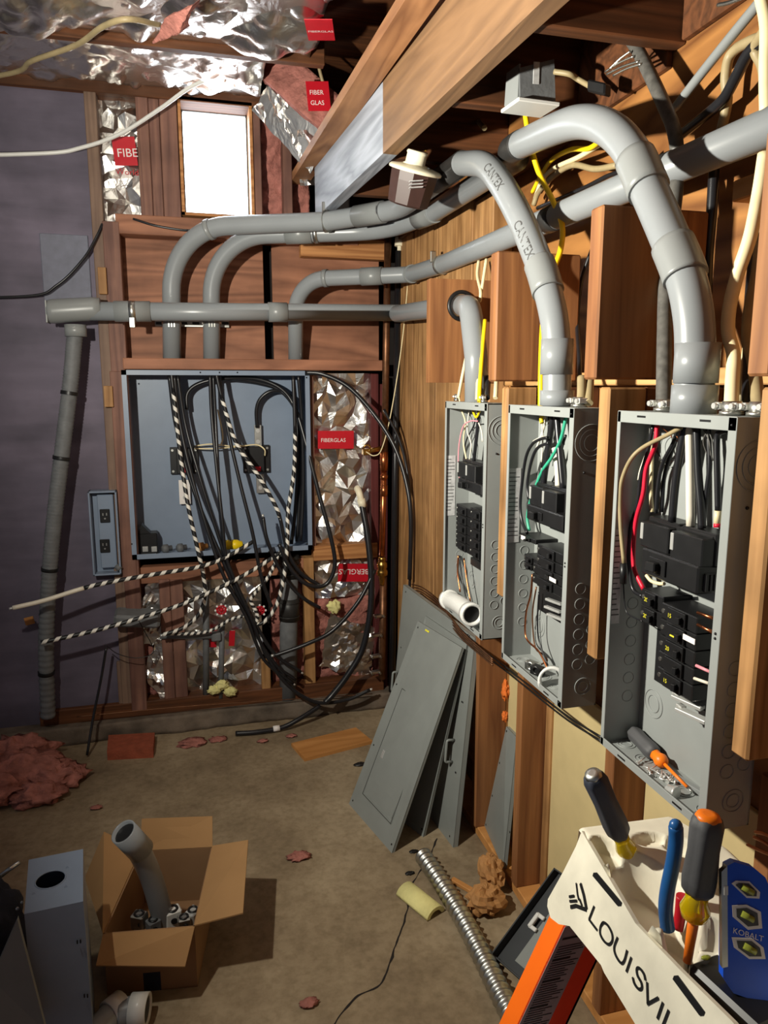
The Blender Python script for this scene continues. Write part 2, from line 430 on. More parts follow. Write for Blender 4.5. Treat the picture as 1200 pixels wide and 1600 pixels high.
M['cream'] = plain('cream_cable_jacket', srgb(232, 216, 172), 0.45, var=0.06)
M['tan_cable'] = plain('aged_cable_jacket', srgb(150, 134, 100), 0.5, var=0.12)
M['grey_cable'] = plain('grey_braided_jacket', srgb(86, 84, 80), 0.5, var=0.3, sc=60)
M['yellow'] = plain('yellow_cable_jacket', srgb(244, 208, 24), 0.4, var=0.05)
M['redwire'] = plain('red_wire', srgb(212, 28, 56), 0.4)
M['green'] = plain('green_tape', srgb(56, 166, 132), 0.4, var=0.15)
M['pinkwire'] = plain('pink_wire', srgb(232, 148, 160), 0.4)
M['copper'] = plain('copper', srgb(196, 120, 78), 0.32, metal=1.0, var=0.2)
M['copper_dull'] = plain('tarnished_copper', srgb(120, 84, 60), 0.45, metal=0.8, var=0.3)
M['brass'] = plain('brass', srgb(188, 150, 80), 0.3, metal=1.0, var=0.2)
M['zinc'] = plain('zinc_plated_steel', srgb(190, 190, 184), 0.36, metal=1.0, var=0.15)
M['alu'] = plain('bright_aluminium', srgb(222, 222, 218), 0.3, metal=0.6, var=0.1)
M['stripe'] = stripes('black_and_white_tape', srgb(28, 28, 30), srgb(232, 228, 218), 0.052, 0.42, 1.0)
M['stripe_fine'] = stripes('fine_black_and_white_tape', srgb(28, 28, 30), srgb(232, 228, 218), 0.03, 0.5, 1.0)
M['label'] = plain('paper_label', srgb(190, 190, 190), 0.5, var=0.2, sc=70)
M['yellow_label'] = plain('yellow_label', srgb(228, 218, 60), 0.5)
M['card'] = plain('cardboard', srgb(162, 126, 86), 0.85, var=0.05, sc=9, spec=0.1)
M['card_out'] = plain('cardboard_outside', srgb(142, 110, 80), 0.85, var=0.06, sc=9, spec=0.1)
M['kraft'] = plain('kraft_paper', srgb(172, 124, 74), 0.8, var=0.12)
M['foam'] = plain('yellow_foam', srgb(228, 220, 150), 0.85, var=0.05, bump=0.2)
M['cap'] = plain('grimy_white_plastic', srgb(228, 222, 202), 0.55, var=0.14, sc=16, bump=0.04)
M['red_y'] = wood('brown_ledger', srgb(128, 86, 58), srgb(176, 128, 88), 'y', across=10, dirt=0.2)
M['grey_label'] = plain('grey_label_film', srgb(150, 140, 142), 0.5, var=0.1, sc=60)
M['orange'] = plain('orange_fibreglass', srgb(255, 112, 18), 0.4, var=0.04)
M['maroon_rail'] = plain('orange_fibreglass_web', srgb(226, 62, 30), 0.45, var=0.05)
M['grip'] = plain('grey_rubber_grip', srgb(78, 78, 80), 0.6, var=0.06, bump=0.05)
M['navy_grip'] = plain('navy_rubber_grip', srgb(58, 62, 74), 0.55, var=0.06)
M['amber'] = plain('clear_amber_acetate', srgb(236, 206, 20), 0.12, trans=0.55, var=0.03)
M['orange_core'] = plain('orange_insulation', srgb(246, 124, 22), 0.4)
M['blue_grip'] = plain('blue_dipped_grip', srgb(34, 88, 148), 0.32, var=0.04)
M['kblue'] = plain('royal_blue_plastic', srgb(26, 84, 214), 0.35, var=0.04)
M['vial'] = plain('green_vial', srgb(188, 196, 80), 0.1, trans=0.5)
M['beige'] = plain('ivory_plastic', srgb(236, 226, 198), 0.4, var=0.03)
M['bakelite'] = plain('brown_bakelite', srgb(60, 40, 36), 0.45, var=0.12)
M['cast'] = plain('grey_cast_iron', srgb(104, 106, 108), 0.6, var=0.15, bump=0.1)
M['navy_bag'] = plain('dark_blue_canvas', srgb(26, 32, 48), 0.8, var=0.3, bump=0.3)
M['clay'] = plain('red_clay_brick', srgb(150, 76, 52), 0.9, var=0.2, bump=0.4)
M['orange_foam'] = plain('orange_sealant', srgb(224, 116, 44), 0.8, var=0.15, bump=0.4)
def emit(name, c, st):
    m, nt, b = nodes(name); b.inputs['Emission Color'].default_value = c; b.inputs['Emission Strength'].default_value = st; b.inputs['Base Color'].default_value = c
    return m
M['sky'] = emit('overcast_sky', (0.82, 0.91, 1.0, 1), 7.0)
# ================================================================== the setting
YB = 3.61                      # front faces of the studs of the far wall
def bxr(px0, py0, px1, py1, Y):
    mx, my = (px0+px1)/2, (py0+py1)/2; return W(px0, my, Y=Y).x, W(px1, my, Y=Y).x, W(mx, py1, Y=Y).z, W(mx, py0, Y=Y).z
def board(px0, py0, px1, py1, mat, Y=YB, d=0.038, b=0.003, name=None, z0=None, z1=None):
    """an upright or level board on the far wall from its outline's corners"""
    x0, x1, lo, hi = bxr(px0, py0, px1, py1, Y)
    if z0 is not None: lo = z0
    if z1 is not None: hi = z1
    global NT
    g = G().box(x0, x1, Y, Y+d, lo, hi, b)
    if name: return g, (x0, x1, lo, hi)
    NT += 1
    return g.struct('trim_%d' % NT, M[mat])
NT = 0
G().box(-3.2, 3.0, -1.6, 4.0, -0.1, 0).struct('floor', M['concrete'])
G().box(-3.2, 3.0, -1.6, 4.0, 3.12, 3.2).struct('ceiling', M['dark_wood'])
# far wall: sheathing with the window opening
wx0, wx1, wz0, wz1 = bxr(281, 163, 394, 343, 3.66)
g = G(); Yw = 3.80
g.box(-3.2, wx0, Yw, Yw+0.03, 0, 3.12); g.box(wx1, 1.2, Yw, Yw+0.03, 0, 3.12)
g.box(wx0, wx1, Yw, Yw+0.03, 0, wz0); g.box(wx0, wx1, Yw, Yw+0.03, wz1, 3.12)
g.struct('wall_back', M['black_void'])
# the boarded-over left part of the far wall
xl = W(137, 250, Y=YB).x+0.012
G().box(-3.2, xl, YB+0.02, YB+0.05, 0.06, 2.99).struct('wall_back_boarding', M['dark_ply'])
g = G()
g.box(1.10, 1.125, -1.6, 3.83, 0, 3.12); g.struct('wall_right', M['ply'])
# window: frame, sill and the daylit pane
fx0, fx1, fz0, fz1 = wx0, wx1, wz0, wz1
g = G(); t = 0.013
g.box(fx0, fx0+t, 3.60, 3.80, fz0, fz1); g.box(fx1-t, fx1, 3.60, 3.80, fz0, fz1)
g.box(fx0, fx1, 3.60, 3.80, fz1-t, fz1); g.box(fx0, fx1, 3.60, 3.80, fz0, fz0+t)
wf = g.struct('window_1', M['fir_x'])
g = G().box(fx0+t, fx1-t, 3.742, 3.748, fz0+t, fz1-t); p = g.make('pane', M['sky'], wf, 'daylit pale window pane')
g = G(); 
for a, b, c, d in ((fx0+t, fx0+t+0.007, fz0+t, fz1-t), (fx1-t-0.007, fx1-t, fz0+t, fz1-t)): g.box(a, b, 3.72, 3.742, c, d)
g.box(fx0+t, fx1-t, 3.72, 3.742, fz0+t, fz0+t+0.007); g.box(fx0+t, fx1-t, 3.72, 3.742, fz1-t-0.007, fz1-t)
g.make('sash', M['grey_cable'], wf)
# framing of the far wall (upright and level boards)
board(-60, 126, 472, 149, 'dark_wood', YB-0.01, 0.16)                   # top plate
xa, xb = W(137, 250, Y=YB).x, W(156, 250, Y=YB).x
NT += 1; G().box(xa, xb, YB-0.005, YB+0.09, 0.12, 2.96, 0.003).struct('trim_%d' % NT, M['old_z'])
xc, xd = W(166, 450, Y=YB).x, W(192, 450, Y=YB).x
NT += 1; G().box(xc, xd, YB-0.015, YB+0.09, 0.12, W(180, 347, Y=YB).z, 0.003).struct('trim_%d' % NT, M['red_z'])
xe = W(207, 700, Y=YB).x
board(181, 580, 205, 905, 'red_z', YB-0.02, 0.04)
NT += 1; G().box(W(155, 455, Y=3.59).x, W(168, 455, Y=3.59).x, 3.575, 3.60, W(155, 460, Y=3.59).z, W(155, 418, Y=3.59).z, 0.002).struct('trim_%d' % NT, M['fir_z'])
NT += 1; G().box(W(163, 620, Y=3.59).x, W(177, 620, Y=3.59).x, 3.575, 3.60, W(160, 636, Y=3.59).z, W(160, 603, Y=3.59).z, 0.002).struct('trim_%d' % NT, M['fir_z'])
board(216, 149, 235, 346, 'red_z', YB, 0.05); board(235.5, 149, 252, 346, 'red_z', YB+0.006, 0.05); board(252.5, 149, 279.5, 346, 'red_z', YB, 0.05)
board(280, 149, 405, 162, 'red_x', YB, 0.05)
board(396, 149, 408, 335, 'red_z', YB, 0.06)
board(442, 149, 456, 340, 'red_z', YB, 0.09)
board(181, 344, 560, 374, 'red_x', YB-0.012, 0.12)                      # rail under the window
board(470, 372, 604, 403, 'fir_x', YB-0.004, 0.06)
board(192, 561, 598, 578, 'red_x', YB-0.055, 0.06)                      # strip above the trough
board(490, 851, 590, 874, 'fir_x', YB, 0.08)
board(580, 584, 592, 860, 'maroon', YB+0.01, 0.08)
board(486, 584, 492, 860, 'red_z', YB+0.01, 0.09)
board(253, 906, 270, 1112, 'red_z', YB, 0.09); board(270.5, 906, 290, 1112, 'red_z', YB+0.004, 0.09)
board(409, 1034, 423, 1082, 'fir_z', YB, 0.05)
board(476, 872, 492, 1076, 'fir_z', YB+0.012, 0.08)
board(184, 1034, 202, 1112, 'old_z', YB, 0.05)
board(586, 600, 606, 1110, 'maroon', YB+0.03, 0.06)
board(60, 1086, 600, 1112, 'dark_wood', YB-0.01, 0.12)                  # sole plate
board(206, 880, 480, 905, 'red_x', YB+0.02, 0.06)
zc = W(300, 1112, Y=3.585).z
g = G().sheet((-1.6, 3.56, 0.0), (2.62, 0, 0), (0, 0.0, zc), 60, 5, 0.016, 6, 0.2, 3.0, smooth=True, ridge=False); NT += 1
g.struct('trim_%d' % NT, M['curb'])                                     # concrete curb
# old plywood sheets above the trough
for k, (a, b) in enumerate(((189, 412.5), (426, 592))):
    NT += 1
    x0, x1, z0, z1 = bxr(a, 377, b, 566, YB+0.09); G().box(x0, x1, YB+0.09, YB+0.105, z0, z1, 0.001).struct('trim_%d' % NT, M['red_x'])
# right wall framing
def rtrim(x0, x1, y0, y1, z0, z1, mat, b=0.003):
    global NT
    NT += 1; return G().box(x0, x1, y0, y1, z0, z1, b).struct('trim_%d' % NT, M[mat])
rtrim(1.02, 1.10, 2.62, 3.01, 0.5, 2.42, 'fir_z'); rtrim(1.022, 1.10, 3.02, 3.35, 0.0, 2.42, 'red_z2' if 'red_z2' in M else 'fir_z')
rtrim(1.018, 1.10, 3.36, 3.60, 0.0, 2.42, 'fir_z'); rtrim(1.025, 1.10, 2.44, 2.61, 0.5, 2.36, 'fir_z')
rtrim(1.082, 1.10, -1.2, 1.54, 2.455, 2.76, 'dark_wood'); rtrim(1.082, 1.10, 1.59, 2.0, 2.42, 2.74, 'dark_wood')
board(66, 366, 141, 492, 'grey_sheet', YB+0.010, 0.012)
rtrim(0.995, 1.10, 0.3, 3.55, 0.0, 0.036, 'plank')                      # sole plate
def rstud(y0, x0=0.99, x1=1.10, z0=0.036, z1=1.0, t=0.04, mat='block'): return rtrim(x0, x1, y0, y0+t, z0, z1, mat)
for y0 in (2.025, 1.50, 0.99): rstud(y0)
rstud(2.38, 0.985, 1.10, 0.036, 0.97)
rtrim(1.075, 1.10, 1.985, 2.022, 0.036, 0.80, 'fir_z')
for y0 in (1.335, 1.83, 0.885): rtrim(0.912, 1.10, y0+0.004, y0+0.036, 1.0, 1.70, 'dark_wood')
rtrim(1.06, 1.10, 0.2, 2.40, 1.705, 1.74, 'fir_y'); rtrim(1.05, 1.10, 0.2, 1.30, 2.06, 2.10, 'fir_y')
rtrim(1.0, 1.10, 2.05, 3.6, 2.40, 2.45, 'dark_wood')
# drywall behind the studs, below the panels
for i, (ya, yb, zt, lab) in enumerate(((2.068, 2.33, 0.79, 'cream drywall piece behind the leaning grey trim cover, with a torn left edge'),
                                       (1.545, 2.02, 0.80, 'cream drywall sheet under the middle breaker panel'),
                                       (0.45, 1.497, 0.84, 'cream drywall sheet under the nearest breaker panel'))):
    g = G().box(1.084, 1.098, ya, yb, 0.037, zt, 0.002); g.thing('drywall_sheet', M['drywall'], lab, 'drywall')
    if i == 0:
        g = G()
        g.lump((1.075, 2.338, 0.60), 0.016, 3.1, 0.5, 9, (0.8, 1.1, 2.2)); g.lump((1.075, 2.338, 0.50), 0.013, 6.2, 0.5, 9, (0.8, 1.1, 1.6))
        g.thing('sealant_blob', M['orange_foam'], 'orange sealant lumps clinging to the torn drywall edge', 'sealant')
# crack running across the floor
cr = [(683, 1310), (668, 1345), (652, 1368), (640, 1390), (636, 1425), (625, 1460), (610, 1500), (598, 1535), (560, 1556), (535, 1580), (515, 1610)]
P = smooth_path([W(x, y, Z=0.0008) for x, y in cr], 7)
g = G()
for i in range(len(P)-1):
    a, b = P[i], P[i+1]; t = (b-a).normalized(); s = Vector((-t.y, t.x, 0))
    if i == 0: pl = a+s*0.002; pr = a-s*0.002
    wv = 0.0022*(1.1+1.2*noise.noise(b*30)); j = s*0.006*noise.noise(b*22)
    nl, nr = b+j+s*wv, b+j-s*wv
    q = [g.vert(pl), g.vert(pr), g.vert(nr), g.vert(nl)]; g.face(q); pl, pr = nl, nr
NT += 1; o = g.struct('trim_%d' % NT, M['black_void'], keep=True)

# ------------------------------------------------------------------ ceiling beam and joists
def pline(a, b, z): return W(*a, Z=z), W(*b, Z=z)
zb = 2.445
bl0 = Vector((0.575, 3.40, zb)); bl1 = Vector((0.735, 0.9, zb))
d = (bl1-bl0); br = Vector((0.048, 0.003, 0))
br0 = thing('ceiling_beam', (0.6, 3.3, zb), 'large wooden beam running overhead from the window wall toward the viewer', 'beam')
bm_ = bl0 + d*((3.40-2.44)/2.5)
g = G().prism([bl0, bl0+br, bl0+br+Vector((0, 0, 0.29)), bl0+Vector((0, 0, 0.29))], bm_-bl0); g.make('far_board', M['white_beam'], br0, 'whitish board')
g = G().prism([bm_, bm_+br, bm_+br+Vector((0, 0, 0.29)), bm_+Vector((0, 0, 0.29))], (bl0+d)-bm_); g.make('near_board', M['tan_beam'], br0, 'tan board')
zu = 2.655
u0 = W(453, 287, Z=zu); u1 = W(633, 0, Z=zu); v0 = W(480, 290, Z=zu); v1 = W(687, 0, Z=zu)
u1 = u0 + (u1-u0)*1.6; v1 = v0 + (v1-v0)*1.6
g = G(); a = [u0, v0, v0+Vector((0, 0, 0.036)), u0+Vector((0, 0, 0.036))]; b = [u1, v1, v1+Vector((0, 0, 0.036)), u1+Vector((0, 0, 0.036))]
ia = [g.vert(p) for p in a]; ib = [g.vert(p) for p in b]; g.face(ia[::-1]); g.face(ib)
for i in range(4): g.face((ia[i], ia[(i+1) % 4], ib[(i+1) % 4], ib[i]))
g.make('ledger_board', M['red_y'] if 'red_y' in M else M['fir_y'], br0, 'brown ledger board along the beam top')
JO = [('ceiling_joist', 0.74, 1.10, 1.545, 'dark ceiling joist nearest the viewer, above the grey junction box'),
      ('ceiling_joist', 0.72, 1.10, 1.99, 'ceiling joist just behind the grey junction box'),
      ('ceiling_joist', 0.68, 1.10, 2.50, 'dark red ceiling joist above the round lampholder'),
      ('ceiling_joist', 0.66, 1.10, 2.98, 'short ceiling joist end glimpsed behind the round lampholder')]
for n, x0, x1, y, lab in JO:
    G().box(x0, x1, y, y+0.042, 2.452, 2.742, 0.003).thing(n, M['dark_wood'], lab, 'joist')
G().box(0.63, 1.10, 0.2, 3.6, 2.745, 2.765).struct('trim_900', M['dark_wood'])
G().box(-3.0, 0.56, 3.035, 3.075, 2.93, 3.10, 0.003).thing('ceiling_joist', M['dark_wood'], 'dark ceiling joist between the two foil faced batts at upper left', 'joist')
# foil faced ceiling insulation
def batt(name, lab, cat='insulation', grp=None, loc=(0, 0, 0)): return thing(name, loc, lab, cat, grp)
FL = 'foil_facing'
r = batt('insulation_batt', 'silver foil faced ceiling batt nearest the viewer, with red printed patches at upper left', loc=(-0.5, 2.6, 2.9))
G().sheet((-1.7, 3.03, 2.945), (2.2, 0, 0), (0, -0.75, 0), 150, 60, 0.10, 3.0, 0.015, 1.0, smooth=True).make(FL, M['foil'], r)
G().box(-1.7, 0.5, 2.3, 3.02, 3.0, 3.08).make('fibreglass', M['pink'], r)
r = batt('insulation_batt', 'narrow crumpled foil faced ceiling batt along the far wall', loc=(-0.5, 3.3, 2.9))
G().sheet((-1.7, 3.60, 2.985), (2.05, 0, 0), (0, -0.52, -0.02), 150, 40, 0.08, 3.6, 0.012, 5.0, smooth=True).make(FL, M['foil'], r)
G().box(-1.7, 0.36, 3.08, 3.6, 3.02, 3.09).make('fibreglass', M['pink'], r)
def patch(px0, py0, px1, py1, pl, parent, words, flip=False, sz=None, lift=0.03, tilt=0.0, mirror=False, name='red_patch', sub=None):
    """a printed red patch with white lettering on a foil facing; pl gives the plane"""
    a = W(px0, py0, **pl); b = W(px1, py0, **pl); c = W(px0, py1, **pl)
    xd = (b-a).normalized(); yd = (a-c); yd = (yd - xd*yd.dot(xd)).normalized(); w_ = (b-a).length; h_ = (a-c).length
    n = xd.cross(yd).normalized()
    if n.dot(EYE-a) < 0: n = -n
    a = a + n*lift; c = c + n*lift
    g = G(); g.obox(c + xd*w_/2 + yd*h_/2, xd, yd, n, w_/2, h_/2, 0.0012)
    o = g.make(name, M['red'], parent, 'red printed patch')
    t = G()
    for (s, u, v, size) in words:
        oo = c + xd*w_*u + yd*h_*v + n*0.0016
        if flip: t.text(s, c + xd*w_*(1-u) + yd*h_*(1-v) + n*0.0016, -xd, -yd, size*h_)
        else: t.text(s, oo, xd, yd, size*h_)
    if words: t.make('lettering', M['white_print'], o, 'white lettering')
    return o
ceil_b = bpy.data.objects['insulation_batt']
patch(482, 20, 526, 53, dict(Z=2.925), ceil_b, [('FIBERGLAS', 0.05, 0.42, 0.125)], lift=0.02)
# hanging strips of foil near the beam
r = batt('insulation_batt', 'torn pink batt with hanging foil edge and a red patch beside the beam', loc=(0.35, 3.4, 2.8))
a = W(428, 112, Y=3.40); b = W(520, 215, Y=3.30); cc = W(412, 160, Y=3.42)
G().sheet(a, b-a, W(470, 190, Y=3.44)-W(505, 130, Y=3.34), 22, 10, 0.05, 8, 0.006, 8.0, rag=0.012).make(FL, M['foil'], r)
g = G(); g.sheet(W(432, 70, Y=3.42), W(535, 160, Y=3.26)-W(432, 70, Y=3.42), W(450, 128, Y=3.42)-W(470, 70, Y=3.42), 16, 10, 0.05, 9, 0.05, 2.2, smooth=True, ridge=False); g.make('fibreglass', M['pink'], r)
patch(474, 148, 508, 192, dict(Y=3.33), r, [('FIBER', 0.12, 0.55, 0.22), ('GLAS', 0.12, 0.2, 0.22)], lift=0.14)
G().sheet(W(456, 180, Y=3.6), W(500, 185, Y=3.6)-W(456, 180, Y=3.6), W(470, 290, Y=3.6)-W(456, 180, Y=3.6), 8, 18, 0.05, 8, 0.004, 4.0, rag=0.01).thing('insulation_batt', M['foil'], 'loose foil strip hanging on the far wall beside the beam end', 'insulation')
G().sheet(W(268, 20, Z=2.86), W(312, 0, Z=2.84)-W(268, 20, Z=2.86), W(258, 45, Z=2.84)-W(280, 0, Z=2.86), 8, 8, 0.03, 12, 0.03, 6, smooth=True, ridge=False, rag=0.02).thing('insulation_scrap', M['pink'], 'reddish insulation scrap poking through the ceiling foil', 'insulation')
# insulation between the studs of the far wall
def wallbatt(px0, py0, px1, py1, mat, lab, Y=3.68, amp=0.05, fq=9, seed=0, nx=16, ny=30, smooth=False, ridge=True, jit=0.0):
    a = W(px0, py1, Y=Y); c = W(px0, py0, Y=Y); a.x = W(px0, (py0+py1)/2, Y=Y).x; b = W(px1, (py0+py1)/2, Y=Y)
    g = G().sheet(a, Vector((b.x-a.x, 0, 0)), Vector((0, 0, c.z-a.z)), nx, ny, amp, fq, 0.05, seed, smooth=smooth, ridge=ridge, jit=jit)
    return g
def foilbatt(lab, rect, seed, **k):
    r = batt('insulation_batt', lab, loc=(W(rect[0], rect[3], Y=3.68).x, 3.68, W(rect[0], rect[3], Y=3.68).z))
    wallbatt(*rect, 'foil', lab, seed=seed, **k).make(FL, M['foil'], r); return r
r = foilbatt('silver foil wall batt left of the window with a red printed patch', (151, 149, 217, 347), 1.0, amp=0.020, fq=11, nx=5, ny=14, smooth=False, ridge=False, jit=0.45)
patch(180, 214, 216, 259, dict(Y=3.655), r, [('FIBE', 0.14, 0.30, 0.42)], lift=0.0)
t = G(); t.text('World\'s', W(181, 272, Y=3.652), (1, 0, 0), (0, 0, 1), 0.036); t.make('lettering', M['red'], r, 'red lettering')
r = foilbatt('crumpled silver foil wall batt right of the grey trough', (491, 583, 581, 852), 2.0, amp=0.030, nx=7, ny=17, fq=9, smooth=False, ridge=False, jit=0.45)
patch(496, 673, 552, 701, dict(Y=3.655), r, [('FIBERGLAS', 0.08, 0.38, 0.30)], lift=0.012)
r = foilbatt('small foil wall batt low beside the copper pipe, its red patch upside down', (492, 873, 582, 935), 3.0, amp=0.03, nx=8, ny=6, fq=13, smooth=False, ridge=False, jit=0.45)
patch(527, 880, 579, 908, dict(Y=3.655), r, [('BERGLAS', 0.08, 0.30, 0.42)], lift=0.012, flip=True)
wallbatt(492, 935, 582, 1078, 'pink', '', amp=0.05, fq=11, seed=7, nx=20, ny=26, smooth=True, ridge=False, Y=3.69).thing('insulation_batt', M['pink'], 'bare pink fibreglass below the upside down red patch', 'insulation')
g = G().sheet(W(500, 1040, Y=3.66), W(575, 1060, Y=3.66)-W(500, 1040, Y=3.66), W(520, 960, Y=3.66)-W(505, 1040, Y=3.66), 14, 14, 0.05, 12, 0.004, 9, rag=0.02); g.thing('foil_scrap', M['foil'], 'torn foil scrap over pink fibreglass near the pipe valves', 'insulation')
G().lump(W(522, 948, Y=3.64), 0.034, 5, 0.4, 9, (1, .6, 1)).thing('foam_blob', M['foam'], 'pale yellow foam blob on the wall insulation', 'foam')
r = foilbatt('dull foil wall batt under the trough with red patches, behind the hanging cables', (290, 905, 410, 1085), 4.0, amp=0.03, nx=8, ny=13, fq=13, smooth=False, ridge=False, jit=0.45)
patch(324, 984, 338, 1010, dict(Y=3.655), r, [], lift=0.012)
patch(357, 984, 366, 1008, dict(Y=3.655), r, [], lift=0.012)
wallbatt(425, 905, 478, 1090, 'pink', '', amp=0.04, fq=11, seed=3, nx=10, ny=26, smooth=True, ridge=False, Y=3.70).thing('insulation_batt', M['pink'], 'pink fibreglass behind the big grey drain pipe', 'insulation')
wallbatt(203, 905, 255, 1090, 'pink', '', amp=0.05, fq=11, seed=5, nx=10, ny=26, smooth=True, ridge=False, Y=3.69).thing('insulation_batt', M['pink'], 'pink fibreglass low between the studs, left of the hanging cables', 'insulation')
G().sheet(W(204, 1000, Y=3.65), W(250, 1010, Y=3.65)-W(204, 1000, Y=3.65), W(235, 900, Y=3.65)-W(204, 1000, Y=3.65), 12, 14, 0.05, 10, 0.004, 2, rag=0.02).thing('foil_scrap', M['foil'], 'foil scrap above the striped cables between the left studs', 'insulation')
G().sheet(W(222, 1050, Y=3.65), W(258, 1098, Y=3.63)-W(222, 1050, Y=3.65), W(250, 990, Y=3.65)-W(222, 1050, Y=3.65), 10, 12, 0.05, 10, 0.004, 5, rag=0.02).thing('foil_scrap', M['foil'], 'foil scrap hanging low over pink fibreglass by the left stud', 'insulation')
wallbatt(407, 150, 443, 335, 'pink', '', amp=0.04, fq=12, seed=2, nx=10, ny=30, smooth=True, ridge=False, Y=3.69).thing('insulation_batt', M['pink'], 'pink fibreglass strip just right of the window', 'insulation')
wallbatt(455, 150, 482, 340, 'pink', '', amp=0.04, fq=12, seed=4, nx=8, ny=30, smooth=True, ridge=False, Y=3.70).thing('insulation_batt', M['pink'], 'narrow pink fibreglass strip beside the overhead beam end', 'insulation')
wallbatt(500, 335, 602, 374, 'pink', '', amp=0.03, fq=12, seed=6, nx=16, ny=8, smooth=True, ridge=False, Y=3.62).thing('insulation_scrap', M['pink'], 'reddish insulation tucked under the paired conduits near the corner', 'insulation')

# ------------------------------------------------------------------ deep wood blocks and strips on the right wall
zt, zl = 2.055, 1.716
B = thing('wood_block', (0.92, 2.45, zl), 'upright wood block with a round hole that the rear conduit passes through', 'wood block')
hc = W(722, 478, Y=2.43); hr = 0.052
g = G(); n = 28
out = [(0.80, zl), (1.045, zl), (1.045, zt+0.007), (0.80, zt+0.007)]
def ray_rect(ang):
    dx, dz = math.cos(ang), math.sin(ang); best = 9
    for (lim, c, dd) in ((0.80, hc.x, dx), (1.045, hc.x, dx), (zl, hc.z, dz), (zt+0.007, hc.z, dz)):
        if abs(dd) > 1e-6:
            t_ = (lim-c)/dd
            if t_ > 1e-6 and t_ < best: best = t_
    return hc.x+dx*best, hc.z+dz*best
angs = sorted([2*PI*k/n for k in range(n)] + [math.atan2(z-hc.z, x-hc.x) % (2*PI) for x, z in out])
ri = []; ro = []; ri2 = []; ro2 = []
for a in angs:
    x, z = ray_rect(a)
    ri.append(g.vert((hc.x+hr*math.cos(a), 2.43, hc.z+hr*math.sin(a)))); ro.append(g.vert((x, 2.43, z)))
    ri2.append(g.vert((hc.x+hr*math.cos(a), 2.47, hc.z+hr*math.sin(a)))); ro2.append(g.vert((x, 2.47, z)))
k = len(angs)
for i in range(k):
    j = (i+1) % k
    g.face((ri[i], ri[j], ro[j], ro[i])); g.face((ri2[i], ro2[i], ro2[j], ri2[j])); g.face((ri[i], ri2[i], ri2[j], ri[j])); g.face((ro[i], ro[j], ro2[j], ro2[i]))
g.make('block', M['block'], B)
G().ring((hc.x-0.002, 2.428, hc.z), (0, 1, 0), 0.046, 0.007).make('bushing', M['black'], B, 'black rubber bushing')
for y0, lab in ((1.868, 'upright wood block with bold grain above the gap between the far and middle panels'), (1.355, 'dark upright wood block above the gap between the middle and nearest panels'), (0.885, 'upright wood block at the right edge beside the cream cables')):
    G().box(0.80, 1.045, y0, y0+0.046, zl, zt, 0.004).thing('wood_block', M['block'], lab, 'wood block')
for y0, lab in ((1.83, 'narrow wood strip between the far and middle breaker panels'), (1.335, 'rough wood strip between the middle and nearest breaker panels'), (0.885, 'wood strip to the right of the nearest breaker panel')):
    G().box(0.822, 0.91, y0, y0+0.038, 1.118, 1.70, 0.004).thing('wood_strip', M['fir_z'], lab, 'wood strip')
# ================================================================== conduits
def conduit(lab, path, r, couplings=(), tapes=(), rc=1.13, extras=None, cat='conduit', grp=None, txt=(), r_end=None):
    """path: rounded centre line; couplings/tapes: (point, length, end style)"""
    root = thing('conduit', path[0], lab, cat, grp)
    rr = r if r_end is None else None
    if r_end is not None:
        L = 0; tot = plen(path); rr = []
        for i, p in enumerate(path):
            if i: L += (p-path[i-1]).length
            rr.append(r + (r_end-r)*L/tot)
    rad = lambda s: r if r_end is None else r+(r_end-r)*s/plen(path)
    G().tube(path, rr if rr else r, 24).make('pipe', M['pvc'], root)
    for q, l in couplings:
        s = nearest(path, q); p = along(path, s-l/2, s+l/2); k = rad(s)
        g = G(); g.tube(p, [k*rc]*len(p), 24); g.make('coupling', M['pvc_dark'], root)
    for q, l in tapes:
        s = nearest(path, q); p = along(path, s-l/2, s+l/2); g = G(); g.tube(p, rad(s)*1.045, 24); g.make('tape_band', M['tape'], root, 'black tape band')
    return root
def pipe_text(root, path, r, q, words, size, side, rev=False):
    """characters printed round a pipe, starting at the point nearest q and facing 'side'"""
    s0 = nearest(path, q); vs, fs = glyphs(words); g = G()
    for x, y in vs:
        s = s0 + (-x if rev else x)*size; L = 0; pos = path[-1]; t = (path[-1]-path[-2]).normalized()
        for i in range(len(path)-1):
            l = (path[i+1]-path[i]).length
            if L+l >= s: pos = path[i].lerp(path[i+1], max(0, (s-L)/max(l, 1e-9))); t = (path[i+1]-path[i]).normalized(); break
            L += l
        sd = Vector(side); sd = (sd - t*sd.dot(t)).normalized(); ot = t.cross(sd)
        if rev: ot = -ot
        a = -(y-0.35)*size/r
        g.v.append(pos + (sd*math.cos(a) + ot*math.sin(a))*(r*1.012))
    for f in fs: g.face(f)
    g.make('printed_marking', M['inkgrey'], root, keep=True)
Yc, Yr = 3.54, 3.65
z1, z2, z3, z4 = 2.398, 2.370, 2.197, 2.04
